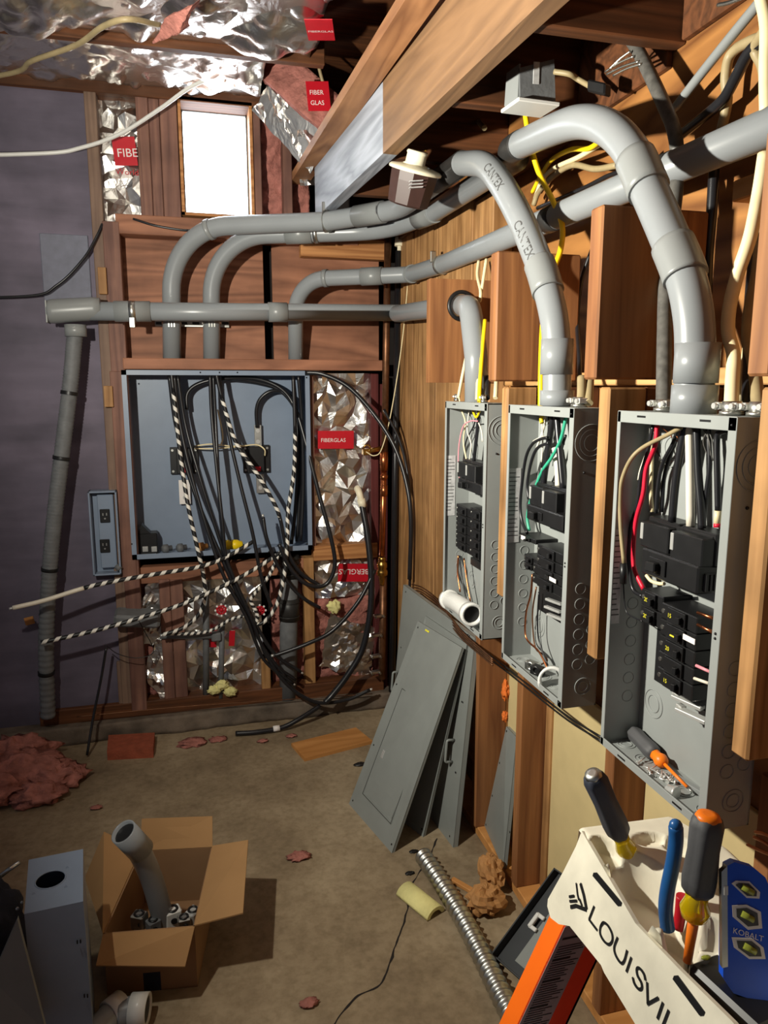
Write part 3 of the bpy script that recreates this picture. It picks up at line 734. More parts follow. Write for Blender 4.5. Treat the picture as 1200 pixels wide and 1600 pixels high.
# run 1: trough -> under the beam -> middle panel
p1 = [W(269, 580, Y=Yr), Vector((W(269, 400, Y=Yc).x, Yc, z1)), W(350, 354, Z=z1), W(510, 346, Z=z1), W(625, 326, Z=z1)]
A = [Vector((0.862, 2.80, z1)), Vector((0.868, 2.33, z1+0.004)), Vector((0.852, 2.03, 2.33)), Vector((0.85, 1.70, 1.975)), Vector((0.85, 1.612, 1.79)), Vector((0.85, 1.607, 1.62))]
run1 = fillet([p1[0], p1[1], p1[3], Vector((0.835, 2.95, z1)), A[1]], [0.30, 0, 0.26], 14)
run1 = run1[:-1] + smooth_path([A[1], W(757, 258, X=0.852), W(785, 290, X=0.85), W(815, 345, X=0.85), W(838, 400, X=0.85), W(852, 440, X=0.85), W(866, 500, X=0.85), W(870, 560, X=0.85), W(870, 640, X=0.85)], 6)
c1 = conduit('long grey conduit from the left trough hole, bending overhead and down to the middle panel', run1, 0.042, [(W(572, 336, Z=z1), 0.14), (W(856, 425, X=0.85), 0.09), (W(335, 358, Z=z1), 0.02)], [(W(708, 266, Z=z1), 0.22)], r_end=0.0335)
g = G(); q = W(870, 562, X=0.85); g.cyl(q+Vector((0, 0, 0.048)), q-Vector((0, 0, 0.035)), 0.0385, None, 24); g.cyl(Vector((0.85, 1.607, 1.693)), Vector((0.85, 1.607, 1.657)), 0.040, None, 24); g.make('terminal_adapter', M['pvc'], c1)
pipe_text(c1, run1, 0.036, W(772, 266, X=0.85), 'CANTEX', 0.034, (-1, -0.5, 0.5))
pipe_text(c1, run1, 0.035, W(822, 352, X=0.85), 'CANTEX', 0.034, (-1, -0.5, 0.3))
# run 2: trough -> nearest panel
p2 = [W(331, 580, Y=Yr), Vector((W(331, 400, Y=Yc).x, Yc, z2)), W(592, 362, Z=z2)]
run2 = fillet([p2[0], p2[1], W(600, 361, Z=z2), Vector((0.945, 2.86, z2)), Vector((0.955, 2.0, z2-0.005))], [0.28, 0.3, 0.3], 14)
run2 = run2[:-1] + smooth_path([Vector((0.950, 2.10, z2-0.012)), W(800, 234, X=0.90), W(850, 209, X=0.87), W(900, 191, X=0.853), W(946, 198, X=0.85), W(985, 235, X=0.85), W(1015, 300, X=0.85), W(1045, 368, X=0.85), W(1070, 430, X=0.85), W(1083, 490, X=0.85), W(1086, 550, X=0.85), W(1083, 655, X=0.85)], 6)
c2 = conduit('long grey conduit from the middle trough hole, arching over down to the nearest panel', run2, 0.040, [(W(1004, 270, X=0.85), 0.085), (W(1062, 408, X=0.85), 0.075), (W(470, 368, Z=z2), 0.12), (W(660, 336, Z=z2), 0.13)], [(W(793, 239, X=0.905), 0.26)], r_end=0.0335)
g = G(); q = Vector((0.85, 1.108, 0)); g.cyl(q+Vector((0, 0, 1.775)), q+Vector((0, 0, 1.707)), 0.0375, None, 24); g.cyl(q+Vector((0, 0, 1.704)), q+Vector((0, 0, 1.655)), 0.039, None, 24); g.make('terminal_adapter', M['pvc'], c2)
pipe_text(c2, run2, 0.040, W(432, 372, Z=z2), 'CANTEX', 0.026, (0, -1, 0.1))
# run 3: trough -> along the right wall and out of the picture
run3 = fillet([W(462, 580, Y=Yr), Vector((W(462, 450, Y=Yc).x, Yc, z3)), W(640, 429, Z=z3), Vector((1.0, 2.9, 2.185)), Vector((1.0, 0.55, 2.135))], [0.17, 0.05, 0.2], 12)
c3 = conduit('grey conduit from the right hole of the trough, running on along the right wall', run3, 0.036, [(W(585, 436, Z=z3), 0.10), (W(520, 438, Z=z3), 0.02), (W(652, 427, X=1.0), 0.02)], [(W(871, 339, X=1.0), 0.055), (W(1035, 268, X=1.0), 0.13)], r_end=0.0335)
# run 4: elbow at the left -> behind the holed block -> far panel
run4 = fillet([W(86, 486, Y=3.46), W(668, 489, Y=3.43), Vector((0.945, 3.43, z4)), Vector((0.935, 2.5, 1.985)), W(735, 480, X=0.875), W(744, 560, X=0.87), W(744, 640, X=0.87)], [0.02, 0.1, 0.1, 0.1, 0.05], 10)
c4 = conduit('level grey conduit crossing the risers and through the holed block to the far panel', run4, 0.040, [(W(180, 481, Y=3.46), 0.15), (W(400, 488, Y=3.45), 0.085)], [], r_end=0.036)
# the pulling elbow at the left end of the level conduit
E = thing('pulling_elbow', W(110, 486, Y=3.46), 'grey conduit pulling elbow at the left end of the level conduit', 'conduit fitting')
g = G(); a = W(76, 484, Y=3.46); b = W(158, 482, Y=3.46)
g.tube([a+Vector((-0.004, 0, -0.008)), a+Vector((0.004, 0, -0.008)), a+Vector((0.02, 0, -0.006)), b+Vector((-0.03, 0, -0.002)), b], [0.043, 0.049, 0.051, 0.049, 0.045], 24); g.make('body', M['pvc_dark'], E)
g = G(); q = W(118, 515, Y=3.47); g.cyl(q+Vector((0, 0, 0.02)), q-Vector((0, 0, 0.03)), 0.045, None, 20); g.make('hub', M['pvc_dark'], E)
g = G(); g.obox(a+Vector((-0.004, -0.0, -0.01)), (1, 0, 0), (0, 1, 0), (0, 0, 1), 0.003, 0.040, 0.046, 0.003); g.make('cover_plate', M['steel_grey'], E)
# corrugated riser below it
pts = [W(118, 512, Y=3.48), W(110, 600, Y=3.47), W(98, 700, Y=3.46), W(86, 800, Y=3.46), W(77, 900, Y=3.47), W(72, 1010, Y=3.49), W(75, 1120, Y=3.52)]
path = smooth_path(pts, 40); R = thing('flexible_conduit', path[-1], 'dull grey flexible conduit dropping from the pulling elbow down the left wall', 'flexible conduit')
rr = []; L = 0
for i, p in enumerate(path):
    if i: L += (p-path[i-1]).length
    rr.append(0.033 + 0.0022*math.sin(L*2*PI/0.013))
G().tube(path, rr, 20).make('corrugated_tube', M['cast'], R)
for y in (614, 716, 890, 1055):
    s = nearest(path, W(108-0.05*(y-600), y, Y=3.47)); pp = along(path, s-0.008, s+0.008); g = G(); g.tube(pp, 0.037, 20); g.make('clamp_ring', M['black'], R, 'dark clamp ring')
# strut with clamps behind the two risers
S = thing('strut_channel', W(300, 505, Y=3.58), 'slotted zinc strut holding the two left risers above the trough', 'strut')
a = W(242, 506, Y=3.685); b = W(358, 506, Y=3.685)
G().obox((a+b)/2, (1, 0, 0), (0, 1, 0), (0, 0, 1), (b-a).length/2, 0.014, 0.016, 0.002)
g = G().obox((a+b)/2, (1, 0, 0), (0, 1, 0), (0, 0, 1), (b-a).length/2, 0.014, 0.016, 0.002); g.cm = 1
for x in (249, 287, 306, 352): q = W(x, 505, Y=3.670); g.obox(q, (1, 0, 0), (0, 1, 0), (0, 0, 1), 0.016, 0.002, 0.006, 0.001)
g.make('channel', [M['zinc'], M['black']], S)
for x in (268, 331):
    g = G(); q = W(x, 503, Y=3.622); g.lathe(q-Vector((0, 0, 0.010)), (0, 0, 1), [(0, 0.0445), (0.02, 0.0445)], 20); q2 = W(x, 506, Y=3.572)
    for dx in (-0.012, 0.0, 0.012): g.box(q2.x+dx-0.003, q2.x+dx+0.003, q2.y-0.005, q2.y+0.004, q2.z-0.014, q2.z+0.014)
    g.make('clamp', M['zinc'], S)
# beam clamp on the level conduit, straps and hangers
def strap(lab, path, q, r, wd=0.02, mat='zinc', ear=None):
    s = nearest(path, q); p = along(path, s-wd/2, s+wd/2); o = thing('pipe_strap', p[0], lab, 'pipe strap')
    G().tube(p, r, 24).make('band', M[mat], o)
    if ear is not None: g = G(); g.obox(p[0]+Vector(ear), (1, 0, 0), (0, 1, 0), (0, 0, 1), 0.012, 0.006, 0.022, 0.003); g.make('ear', M[mat], o)
    return o
strap('bright metal strap hanging the upper paired conduit from the overhead beam', run1, W(514, 345, Z=z1), 0.0455, 0.018, 'zinc', (0.0, -0.01, 0.055))
strap('dark metal strap on the lower paired conduit near the corner', run2, W(498, 366, Z=z2), 0.0435, 0.018, 'zinc')
strap('metal strap on the wall conduit above the holed block', run3, W(703, 404, X=1.0), 0.039, 0.02, 'zinc', (-0.035, 0, 0.03))
o = strap('bright metal strap at the left end of the level conduit', run4, W(162, 481, Y=3.46), 0.046, 0.028, 'zinc', (0.012, -0.04, -0.05))
g = G().box(W(731, 350, X=1.04).x, 1.06, W(741, 350, X=1.04).y, W(731, 350, X=1.04).y, W(735, 405, X=1.04).z, W(735, 345, X=1.04).z, 0.002); g.thing('strut_channel', M['zinc'], 'short upright zinc strut on the right wall behind the wall conduit', 'strut')

# ================================================================== breaker panels
def yz(px, py, X): p = W(px, py, X=X); return p.y, p.z
PX, PB = 0.80, 0.888
def panel(yn, yf, lab, zt=1.655, zb_=0.966):
    root = thing('breaker_panel', ((PX+PB)/2, (yn+yf)/2, zb_), lab, 'breaker panel'); t = 0.003; lip = 0.013
    g = G()
    g.box(PB-t, PB, yn, yf, zb_, zt); g.box(PX, PB, yn, yn+t, zb_, zt); g.box(PX, PB, yf-t, yf, zb_, zt)
    g.box(PX, PB, yn, yf, zt-t, zt); g.box(PX, PB, yn, yf, zb_, zb_+t)
    g.box(PX-0.001, PX+0.002, yn-0.001, yn+lip+0.005, zb_, zt, 0.0007); g.box(PX-0.001, PX+0.002, yf-lip*0.8, yf+0.001, zb_, zt, 0.0007)
    g.box(PX-0.001, PX+0.002, yn, yf, zt-0.021, zt+0.001, 0.0007); g.box(PX-0.001, PX+0.002, yn, yf, zb_-0.001, zb_+0.016, 0.0007)
    # knockout rings on the near side, the back and the floor of the box
    for (x, z, R) in ((0.845, zt-0.075, 0.040), (0.845, zt-0.075, 0.029), (0.845, zt-0.075, 0.018), (0.852, zb_+0.05, 0.020), (0.852, zb_+0.05, 0.012)):
        g.ring((x, yn-0.0005, z), (0, 1, 0), R, 0.0012, 28, 4)
    for k in range(6):
        g.ring((0.835, yn-0.0005, zb_+0.105+k*0.036), (0, 1, 0), 0.0125, 0.001, 20, 4)
        if k < 3: g.ring((0.868, yn-0.0005, zb_+0.115+k*0.036), (0, 1, 0), 0.0125, 0.001, 20, 4)
        g.ring((0.855, yf-t-0.0002, zb_+0.10+k*0.04), (0, 1, 0), 0.012, 0.001, 18, 4)
    for R in (0.022, 0.036): g.ring((PB-t-0.0005, yf-0.055, zt-0.07), (1, 0, 0), R, 0.0012, 28, 4); g.ring((PB-t-0.0005, yf-0.05, zb_+0.10), (1, 0, 0), R*0.8, 0.0012, 28, 4)
    for k in range(5):
        for R in (0.011, 0.018): g.ring((0.845, yn+0.05+k*0.062, zb_+t+0.0005), (0, 0, 1), R, 0.001, 18, 4)
    g.cm = 1
    for f in (0.24, 0.78):
        y = yf+(yn-yf)*f
        for z in (zt-0.008, zb_+0.007): g.box(PX-0.0016, PX-0.0008, y-0.013, y+0.013, z-0.0018, z+0.0018)
    for z in (zt-0.012, (zt+zb_)/2, (zt+zb_)/2-0.008, zb_+0.012): g.sphere((PX-0.0015, yn+0.009, z), 0.0024, 8, 5)
    g.sphere((0.83, yn-0.001, zt-0.14), 0.003, 8, 5)
    g.make('enclosure', [M['steel_grey'], M['black']], root)
    return root
def pbox(root, name, X0, X1, a, b, mat='black', bev=0.002, label=None, xf=None):
    """a block seen between picture corners a and b on its front plane X0, reaching back to X1"""
    y0, z0 = yz(*a, X0); y1, z1_ = yz(*b, X0)
    g = G().box(X0, X1, min(y0, y1), max(y0, y1), min(z0, z1_), max(z0, z1_), bev)
    o = g.make(name, M[mat], root, label); return o, (min(y0, y1), max(y0, y1), min(z0, z1_), max(z0, z1_))
def breaker(root, X0, X1, y0, y1, z0, z1_, mark=None, toggle=0.35, name='breaker', left=True):
    g = G().box(X0, X1, y0, y1, z0+0.0008, z1_-0.0008, 0.0018); zc_ = (z0+z1_)/2
    g.box(X0-0.006, X0, y0+(y1-y0)*0.25, y0+(y1-y0)*0.75, z0+0.002, z1_-0.002, 0.001)
    o = g.make(name, M['black'], root)
    yt = y0+(y1-y0)*toggle
    G().obox((X0-0.010, yt, zc_), (1, 0.5, 0), (-0.5, 1, 0), (0, 0, 1), 0.007, 0.004, (z1_-z0)*0.22, 0.001).make('toggle', M['black'], o)
    g = G(); g.cyl((X0+0.0015, y1-0.006, zc_), (X0-0.0008, y1-0.006, zc_), min(0.0042, (z1_-z0)*0.22), None, 10); g.make('terminal_screw', M['zinc'], o, 'bright terminal screw')
    if mark:
        t = G(); t.text(mark, (X0-0.0062, y0+(y1-y0)*0.72, zc_-0.004), (0, -1, 0), (0, 0, 1), 0.011); t.make('printed_number', M['yellow_label'], o, 'yellow printed number')
    return o
def main_breaker(root, a, b, la, lb, X0=0.812):
    y0, z0 = yz(*a, X0); y1, zz = yz(*b, X0); yl, yh = min(y0, y1), max(y0, y1); zl_, zh = min(z0, zz), max(z0, zz); w_ = yh-yl
    zt_l = max(yz(*la, X0+0.02)[1], yz(*lb, X0+0.02)[1]); g = G().box(X0, PB-0.004, yl, yh, zl_, zh, 0.003); g.box(X0+0.028, PB-0.004, yl+0.004, yh, zl_, zt_l-0.004, 0.002); g.box(X0-0.004, X0, yl+w_*0.52, yh-w_*0.18, zl_+0.01, zh-0.01, 0.002)
    g.box(X0+0.012, PB-0.004, yl-0.003, yh+0.003, zl_+0.004, zh-0.012, 0.002)
    for k in range(5): g.box(X0+0.014+k*0.008, X0+0.018+k*0.008, yl-0.005, yl-0.002, zl_+0.006, zh-0.014)
    o = g.make('main_breaker', M['black'], root)
    G().obox((X0-0.010, yl+w_*0.68, (zl_+zh)/2), (1, 0.25, 0), (-0.25, 1, 0), (0, 0, 1), 0.010, 0.011, 0.009, 0.002).make('toggle', M['black'], o)
    y0, z0 = yz(*la, X0+0.02); y1, zz = yz(*lb, X0+0.02); yl2, yh2 = min(y0, y1), max(y0, y1); zlo = zh-0.002; hz = max(z0, zz)-zlo
    for i, f in enumerate((0.08, 0.55)):
        g = G(); ya = yl2+(yh2-yl2)*f; yb = ya+(yh2-yl2)*0.40
        g.box(X0+0.006+0.006*i, PB-0.006, ya, yb, zlo, zlo+hz*0.86, 0.002); g.box(X0+0.03, PB-0.006, ya-0.003, yb+0.003, zlo, zlo+hz, 0.002)
        l = g.make('lug_housing', M['black'], o)
        G().box(X0+0.004+0.006*i, X0+0.008+0.006*i, yb-0.010, yb-0.001, zlo+hz*0.25, zlo+hz*0.8, 0.001).make('lug_screw', M['alu'], l, 'bright lug screw')
    return o
def wire(root, pts, X, r, mat, name='wire', label=None, seg=8, dx=None, n=6):
    P = [W(x, y, X=X + (dx[i] if dx else 0)) for i, (x, y) in enumerate(pts)]
    return G().tube(smooth_path(P, n), r, seg).make(name, M[mat], root, label)
def locknut(root, c, r): return None
def sticker(root, px0, px1, py0, py1, yf):
    """paper label on the far inner side, seen edge-on beside the rim"""
    g = G(); z0 = W(px0, py1, Y=yf-0.004).z; z1_ = W(px0, py0, Y=yf-0.004).z; x0 = W(px0, py0, Y=yf-0.004).x; x1 = W(px1, py0, Y=yf-0.004).x
    x0 = max(x0, PX+0.001)
    g.box(x0, x1, yf-0.0045, yf-0.0036, z0, z1_); o = g.make('label_sticker', M['label'], root, 'grey printed paper label')
    t = G(); k = 0
    for i in range(16):
        z = z1_-0.012-(z1_-z0-0.02)*i/16; t.box(x0+0.004, x0+(x1-x0)*(0.55+0.4*random.random()), yf-0.0047, yf-0.0044, z-0.0015, z+0.001)
    t.make('printed_lines', M['inkgrey'], o)
# --- nearest panel
n3 = (0.940, 1.262)
p3 = panel(n3[0], n3[1], 'nearest grey breaker panel with open front, red and white wires, a screwdriver on its floor')
sticker(p3, 951, 975, 828, 975, n3[1])
main_breaker(p3, (1003, 855), (1088, 930), (1003, 805), (1120, 850))
pbox(p3, 'bus_base', 0.868, PB-0.003, (1029, 938), (1112, 1120), 'black', 0.002, 'black bus bar base')
y0, z0 = yz(1003, 918, 0.822); y1, z1_ = yz(1033, 985, 0.822)
hh = (z0-z1_)/2
for k, mk in ((0, '20'), (1, '20')): breaker(p3, 0.822, PB-0.004, y1, y0, z0-hh*(k+1), z0-hh*k, mk)
y0, z0 = yz(1034, 940, 0.818); y1, z1_ = yz(1075, 1095, 0.818); hh = (z0-z1_)/5
for k, mk in ((0, '15'), (1, None), (2, '20'), (3, None), (4, '15')): breaker(p3, 0.818, PB-0.004, y1-0.008, y0, z0-hh*(k+1), z0-hh*k, mk)
pbox(p3, 'circuit_label', 0.810, 0.812, (1067, 990), (1085, 1008), 'white_print', 0.0004, 'white circuit label')
pbox(p3, 'circuit_label', 0.810, 0.812, (1046, 991), (1055, 998), 'yellow_label', 0.0004, 'yellow circuit label')
g = G()
for (x, y) in ((1062, 1068), (1058, 1086), (1064, 1106)):
    a = W(x, y, X=0.845); g.obox(a+Vector((0, -0.03, 0)), (0.25, -1, 0.0), (1, 0.25, 0.2), (0, 0, 1), 0.032, 0.007, 0.0035, 0.001); g.obox(a, (1, 0, 0), (0, 1, 0), (0, 0, 1), 0.006, 0.008, 0.006, 0.001)
g.make('bus_tabs', M['alu'], p3, 'bare metal bus tabs')
wire(p3, [(1064, 668), (1042, 680), (1005, 699), (985, 719), (972, 750), (969, 780), (970, 825), (975, 880)], 0.825, 0.0042, 'tan_cable', dx=[0, 0, -0.005, -0.015, -0.018, -0.018, -0.018, -0.016])
wire(p3, [(974, 880), (974, 912)], 0.808, 0.007, 'black', 'splice')
wire(p3, [(1027, 660), (1024, 695), (1010, 732), (1005, 772), (994, 812), (990, 850), (991, 888), (1006, 921)], 0.835, 0.0046, 'redwire', label='red wire')
wire(p3, [(1021, 664), (1012, 705), (1001, 748), (996, 788), (985, 826), (983, 870), (988, 918), (1004, 932)], 0.838, 0.004, 'cable')
wire(p3, [(1022, 668), (1008, 712), (1000, 735), (997, 750)], 0.842, 0.0016, 'white_cable')
wire(p3, [(1077, 662), (1078, 720), (1079, 822)], 0.850, 0.0075, 'white_cable', 'feeder_wire', 'thick white feeder wire', 12)
wire(p3, [(1071, 664), (1062, 710), (1055, 760), (1050, 815)], 0.845, 0.0072, 'cable', 'feeder_wire', 'thick black feeder wire', 12)
wire(p3, [(1088, 664), (1091, 740), (1095, 790), (1097, 826)], 0.850, 0.0072, 'cable', 'feeder_wire', 'thick black feeder wire', 12)
wire(p3, [(1058, 672), (1052, 692), (1035, 725), (1028, 760), (1025, 802)], 0.85, 0.0038, 'cable'); wire(p3, [(1062, 674), (1050, 704), (1038, 745), (1034, 800)], 0.86, 0.0038, 'cable')
wire(p3, [(1019, 672), (1018, 730), (1017, 770), (1019, 800)], 0.868, 0.004, 'cream'); wire(p3, [(1106, 668), (1109, 725), (1104, 770), (1099, 815)], 0.858, 0.0045, 'cable')
wire(p3, [(1135, 672), (1122, 678), (1120, 700), (1121, 750), (1122, 798)], 0.840, 0.0052, 'cable'); wire(p3, [(1122, 798), (1121, 818)], 0.840, 0.0058, 'cream'); wire(p3, [(1121, 818), (1121, 824)], 0.840, 0.0062, 'redwire')
wire(p3, [(1046, 672), (1053, 676), (1062, 690), (1052, 686)], 0.85, 0.001, 'copper'); wire(p3, [(1034, 668), (1046, 678), (1050, 684)], 0.84, 0.001, 'copper')
wire(p3, [(974, 912), (977, 950), (985, 962), (1004, 971)], 0.828, 0.0013, 'cable'); wire(p3, [(1010, 899), (1018, 908), (1030, 912), (1038, 912)], 0.82, 0.0034, 'cream')
for a, b, mt in (((1090, 957), (1114, 966), 'copper'), ((1090, 976), (1114, 988), 'copper'), ((1088, 1040), (1110, 1050), 'pinkwire'), ((1085, 1060), (1108, 1068), 'white_cable')): wire(p3, [a, b], 0.815, 0.0028, mt, 'branch_wire')
for (a, b, c) in ((1016, 1030, 0.84), (1100, 1118, 0.85)):
    g = G()
    for k in range(4): g.tube(smooth_path([W(a+random.uniform(-6, 10), 668, X=c), W(a+random.uniform(-4, 16), 690, X=c), W(b+random.uniform(-9, 6), 720, X=c+0.01)], 5), 0.0012, 6)
    g.make('wire', M['grey_cable'], p3)
g = G(); g.cyl((0.85, 1.108, 1.652), (0.85, 1.108, 1.640), 0.044, None, 24); g.make('bushing', M['pvc_white'], p3)
# --- middle panel
n2_ = (1.432, 1.770)
p2_ = panel(n2_[0], n2_[1], 'middle grey breaker panel with green taped wire and a white ring on its floor')
sticker(p2_, 791, 814, 732, 848, n2_[1])
main_breaker(p2_, (823, 787), (878, 832), (830, 752), (882, 782))
y0, z0 = yz(811, 832, 0.822); y1, z1_ = yz(836, 862, 0.822); hh = (z0-z1_)/1
breaker(p2_, 0.822, PB-0.004, y1, y0, z0-hh*0.45, z0); 
y0, z0 = yz(834, 846, 0.818); y1, z1_ = yz(876, 935, 0.818); hh = (z0-z1_)/4
for k in range(4): breaker(p2_, 0.818, PB-0.004, y1, y0-(0.02 if k < 2 else 0), z0-hh*(k+1), z0-hh*k)
y0, z0 = yz(819, 864, 0.822); y1, z1_ = yz(838, 896, 0.822); hh = (z0-z1_)/2
for k in range(2): breaker(p2_, 0.822, PB-0.004, y1, y0, z0-hh*(k+1), z0-hh*k)
pbox(p2_, 'circuit_label', 0.811, 0.8125, (857, 900), (868, 912), 'white_print', 0.0004, 'white circuit label'); pbox(p2_, 'circuit_label', 0.8115, 0.8135, (814, 836), (820, 845), 'white_print', 0.0004, 'white circuit label')
pbox(p2_, 'bus_base', 0.868, PB-0.003, (844, 850), (884, 980), 'black', 0.002, 'black bus bar base')
g = G()
for (x, y) in ((866, 940), (864, 952), (868, 964)):
    a = W(x, y, X=0.85); g.obox(a, (0.25, -1, 0), (1, 0.25, 0), (0, 0, 1), 0.028, 0.006, 0.003, 0.001)
g.make('bus_tabs', M['alu'], p2_, 'bare metal bus tabs')
wire(p2_, [(846, 640), (846, 656), (847, 661)], 0.845, 0.0055, 'yellow', label='yellow cable end'); wire(p2_, [(847, 660), (848, 690), (846, 722)], 0.85, 0.002, 'white_cable')
wire(p2_, [(866, 640), (858, 690), (848, 765)], 0.85, 0.0078, 'cable', 'feeder_wire', 'thick black feeder wire', 12); wire(p2_, [(869, 640), (874, 700), (880, 765)], 0.85, 0.0078, 'cable', 'feeder_wire', 'thick black feeder wire', 12)
wire(p2_, [(867, 700), (871, 728), (872, 762)], 0.862, 0.0075, 'white_cable', 'feeder_wire', 'white feeder wire', 12)
wire(p2_, [(884, 650), (882, 664), (875, 690), (862, 715), (848, 735), (838, 758), (829, 783), (824, 808), (827, 829)], 0.845, 0.0042, 'green', label='green taped wire')
wire(p2_, [(856, 684), (845, 686), (832, 694), (822, 714), (816, 752), (813, 790), (816, 815), (824, 833)], 0.835, 0.0042, 'cable'); wire(p2_, [(858, 692), (840, 700), (830, 722), (824, 756), (826, 780)], 0.845, 0.0042, 'cable')
wire(p2_, [(857, 684), (846, 684), (834, 690)], 0.838, 0.0035, 'white_cable'); wire(p2_, [(852, 650), (850, 668), (836, 708), (826, 745), (822, 790)], 0.86, 0.003, 'white_cable')
wire(p2_, [(858, 650), (856, 690), (846, 730)], 0.865, 0.0035, 'cable'); wire(p2_, [(884, 680), (878, 700), (870, 740)], 0.865, 0.0035, 'cable')
wire(p2_, [(832, 897), (829, 930), (822, 958), (822, 996), (842, 1018), (856, 1046)], 0.85, 0.0026, 'copper', label='bare copper wire'); wire(p2_, [(838, 917), (832, 960), (836, 1010), (848, 1022), (855, 1032), (846, 1038)], 0.86, 0.0022, 'copper_dull'); wire(p2_, [(842, 925), (840, 965), (842, 1000), (856, 1040)], 0.855, 0.0022, 'cable')
g = G(); g.cyl((0.85, 1.607, 1.652), (0.85, 1.607, 1.640), 0.044, None, 24); g.make('bushing', M['pvc_white'], p2_)
# --- far panel
n1_ = (1.914, 2.262)
p1_ = panel(n1_[0], n1_[1], 'far grey breaker panel beside the bare corner boards, with two columns of breakers')
sticker(p1_, 694, 712, 712, 806, n1_[1])
main_breaker(p1_, (716, 746), (752, 775), (717, 716), (752, 742))
y0, z0 = yz(713, 786, 0.822); y1, z1_ = yz(735, 868, 0.822); hh = (z0-z1_)/5
for k in range(5): breaker(p1_, 0.822, PB-0.004, y1, y0, z0-hh*(k+1), z0-hh*k)
y0, z0 = yz(735, 792, 0.820); y1, z1_ = yz(757, 880, 0.820); hh = (z0-z1_)/5
for k in range(5): breaker(p1_, 0.820, PB-0.004, y1, y0, z0-hh*(k+1), z0-hh*k)
pbox(p1_, 'bus_base', 0.862, PB-0.003, (735, 870), (760, 898), 'black', 0.002, 'black bus bar base')
wire(p1_, [(717, 620), (721, 640), (727, 660), (724, 690), (729, 720)], 0.85, 0.0026, 'cream'); wire(p1_, [(746, 658), (735, 658), (724, 666), (718, 690), (716, 720), (718, 748)], 0.84, 0.0022, 'pinkwire')
wire(p1_, [(744, 636), (746, 655), (752, 672), (754, 690)], 0.85, 0.0022, 'white_cable'); wire(p1_, [(749, 640), (746, 670), (740, 725)], 0.85, 0.006, 'cable', 'feeder_wire'); wire(p1_, [(733, 640), (730, 672), (736, 694), (733, 722)], 0.855, 0.0022, 'white_cable')
wire(p1_, [(738, 636), (742, 660), (728, 690), (725, 722)], 0.86, 0.0025, 'cable'); wire(p1_, [(750, 628), (750, 640), (744, 652), (738, 640)], 0.84, 0.0035, 'yellow')
wire(p1_, [(716, 868), (715, 895), (719, 925)], 0.85, 0.0028, 'copper'); wire(p1_, [(718, 868), (722, 905), (729, 938)], 0.855, 0.0028, 'cable'); wire(p1_, [(725, 872), (729, 905), (735, 940)], 0.85, 0.0028, 'copper')
g = G(); g.cyl((0.87, 2.185, 1.652), (0.87, 2.185, 1.642), 0.04, None, 24); g.make('bushing', M['pvc_white'], p1_)
# cable connectors on top of the boxes
for (px, py, X, lab) in ((1037, 640, 0.86, 'zinc cable clamp on the nearest panel below the black braided cable'), (1143, 645, 0.85, 'zinc cable clamp on the nearest panel below the cream cable'), (1186, 645, 0.86, 'zinc cable clamp on the nearest panel at the right edge of the picture'), (905, 627, 0.86, 'zinc cable clamp on the middle panel next to the wood strip'), (714, 619, 0.85, 'small cable clamp on the far panel, left of its conduit'), (756, 617, 0.85, 'small cable clamp on the far panel, right of its conduit')):
    q = W(px, py, X=X); q.z = 1.656; k = 1.0 if px > 850 else 0.55; r_ = thing('cable_clamp', q, lab, 'cable clamp')
    g = G(); g.cyl(q, q+Vector((0, 0, 0.006)), 0.019*k, None, 16); g.cyl(q, q+Vector((0, 0, 0.022)), 0.015*k, None, 16); g.make('body', M['zinc'], r_)
    g = G()
    for s in (-1, 1): g.obox(q+Vector((-0.004, s*0.020*k, 0.014)), (1, 0, 0), (0, 1, 0), (0, 0, 1), 0.010*k, 0.006*k, 0.006*k, 0.001); g.cyl(q+Vector((-0.02*k, s*0.020*k, 0.014)), q+Vector((-0.012*k, s*0.020*k, 0.014)), 0.005*k, None, 8)
    g.make('clamp_screws', M['alu'], r_)
# loose things lying inside the panels
def fitting(lab, pts, r, ring, n='pipe_fitting'):
    P = smooth_path(pts, 8); root = thing(n, P[-1], lab, 'pipe fitting')
    G().tube(P, r, 24, cap=True).make('bend', M['pvc_white'], root)
    a = (P[-1]-P[-2]).normalized(); g = G(); g.hollow(P[-1]-a*0.012, P[-1]+a*0.018, r*1.22, r*0.92); g.make('socket', M['pvc_white'], root)
    b = (P[0]-P[1]).normalized(); g = G(); g.hollow(P[0]-b*0.012, P[0]+b*0.012, r*1.18, r*0.9); g.make('socket', M['pvc_white'], root)
    G().cyl(P[-1]+a*0.0005, P[-1]+a*0.001, r*0.92, None, 20).make('bore', M['black'], root, 'dark bore')
    return root
fitting('pale plastic conduit coupling lying on the floor of the far panel', [W(702, 937, X=0.82), W(718, 945, X=0.81), W(732, 956, X=0.80)-Vector((0, 0.02, 0))], 0.029, 1)
q = W(864, 1064, X=0.838); r_ = thing('pipe_fitting', q, 'white plastic ring fitting lying on the floor of the middle panel', 'pipe fitting')
ax = Vector((-0.5, -0.8, 0.25)); G().hollow(q-ax*0.02, q+ax*0.02, 0.036, 0.029).make('ring', M['pvc_white'], r_)
for (px, py, lab) in ((832, 1030, 'small zinc nut on the floor of the middle panel'), (840, 1046, 'dark cable clamp lying on the floor of the middle panel')):
    q = W(px, py, X=0.835); q.z = 0.982; g = G().obox(q, (1, 0.4, 0), (-0.4, 1, 0), (0, 0, 1), 0.012, 0.018, 0.012, 0.003); g.ring(q+Vector((-0.01, -0.01, 0.004)), (1, 0.6, 0.1), 0.010, 0.004, 14, 6); g.thing('conduit_nut', M['zinc'] if py < 1040 else M['black'], lab, 'fitting')
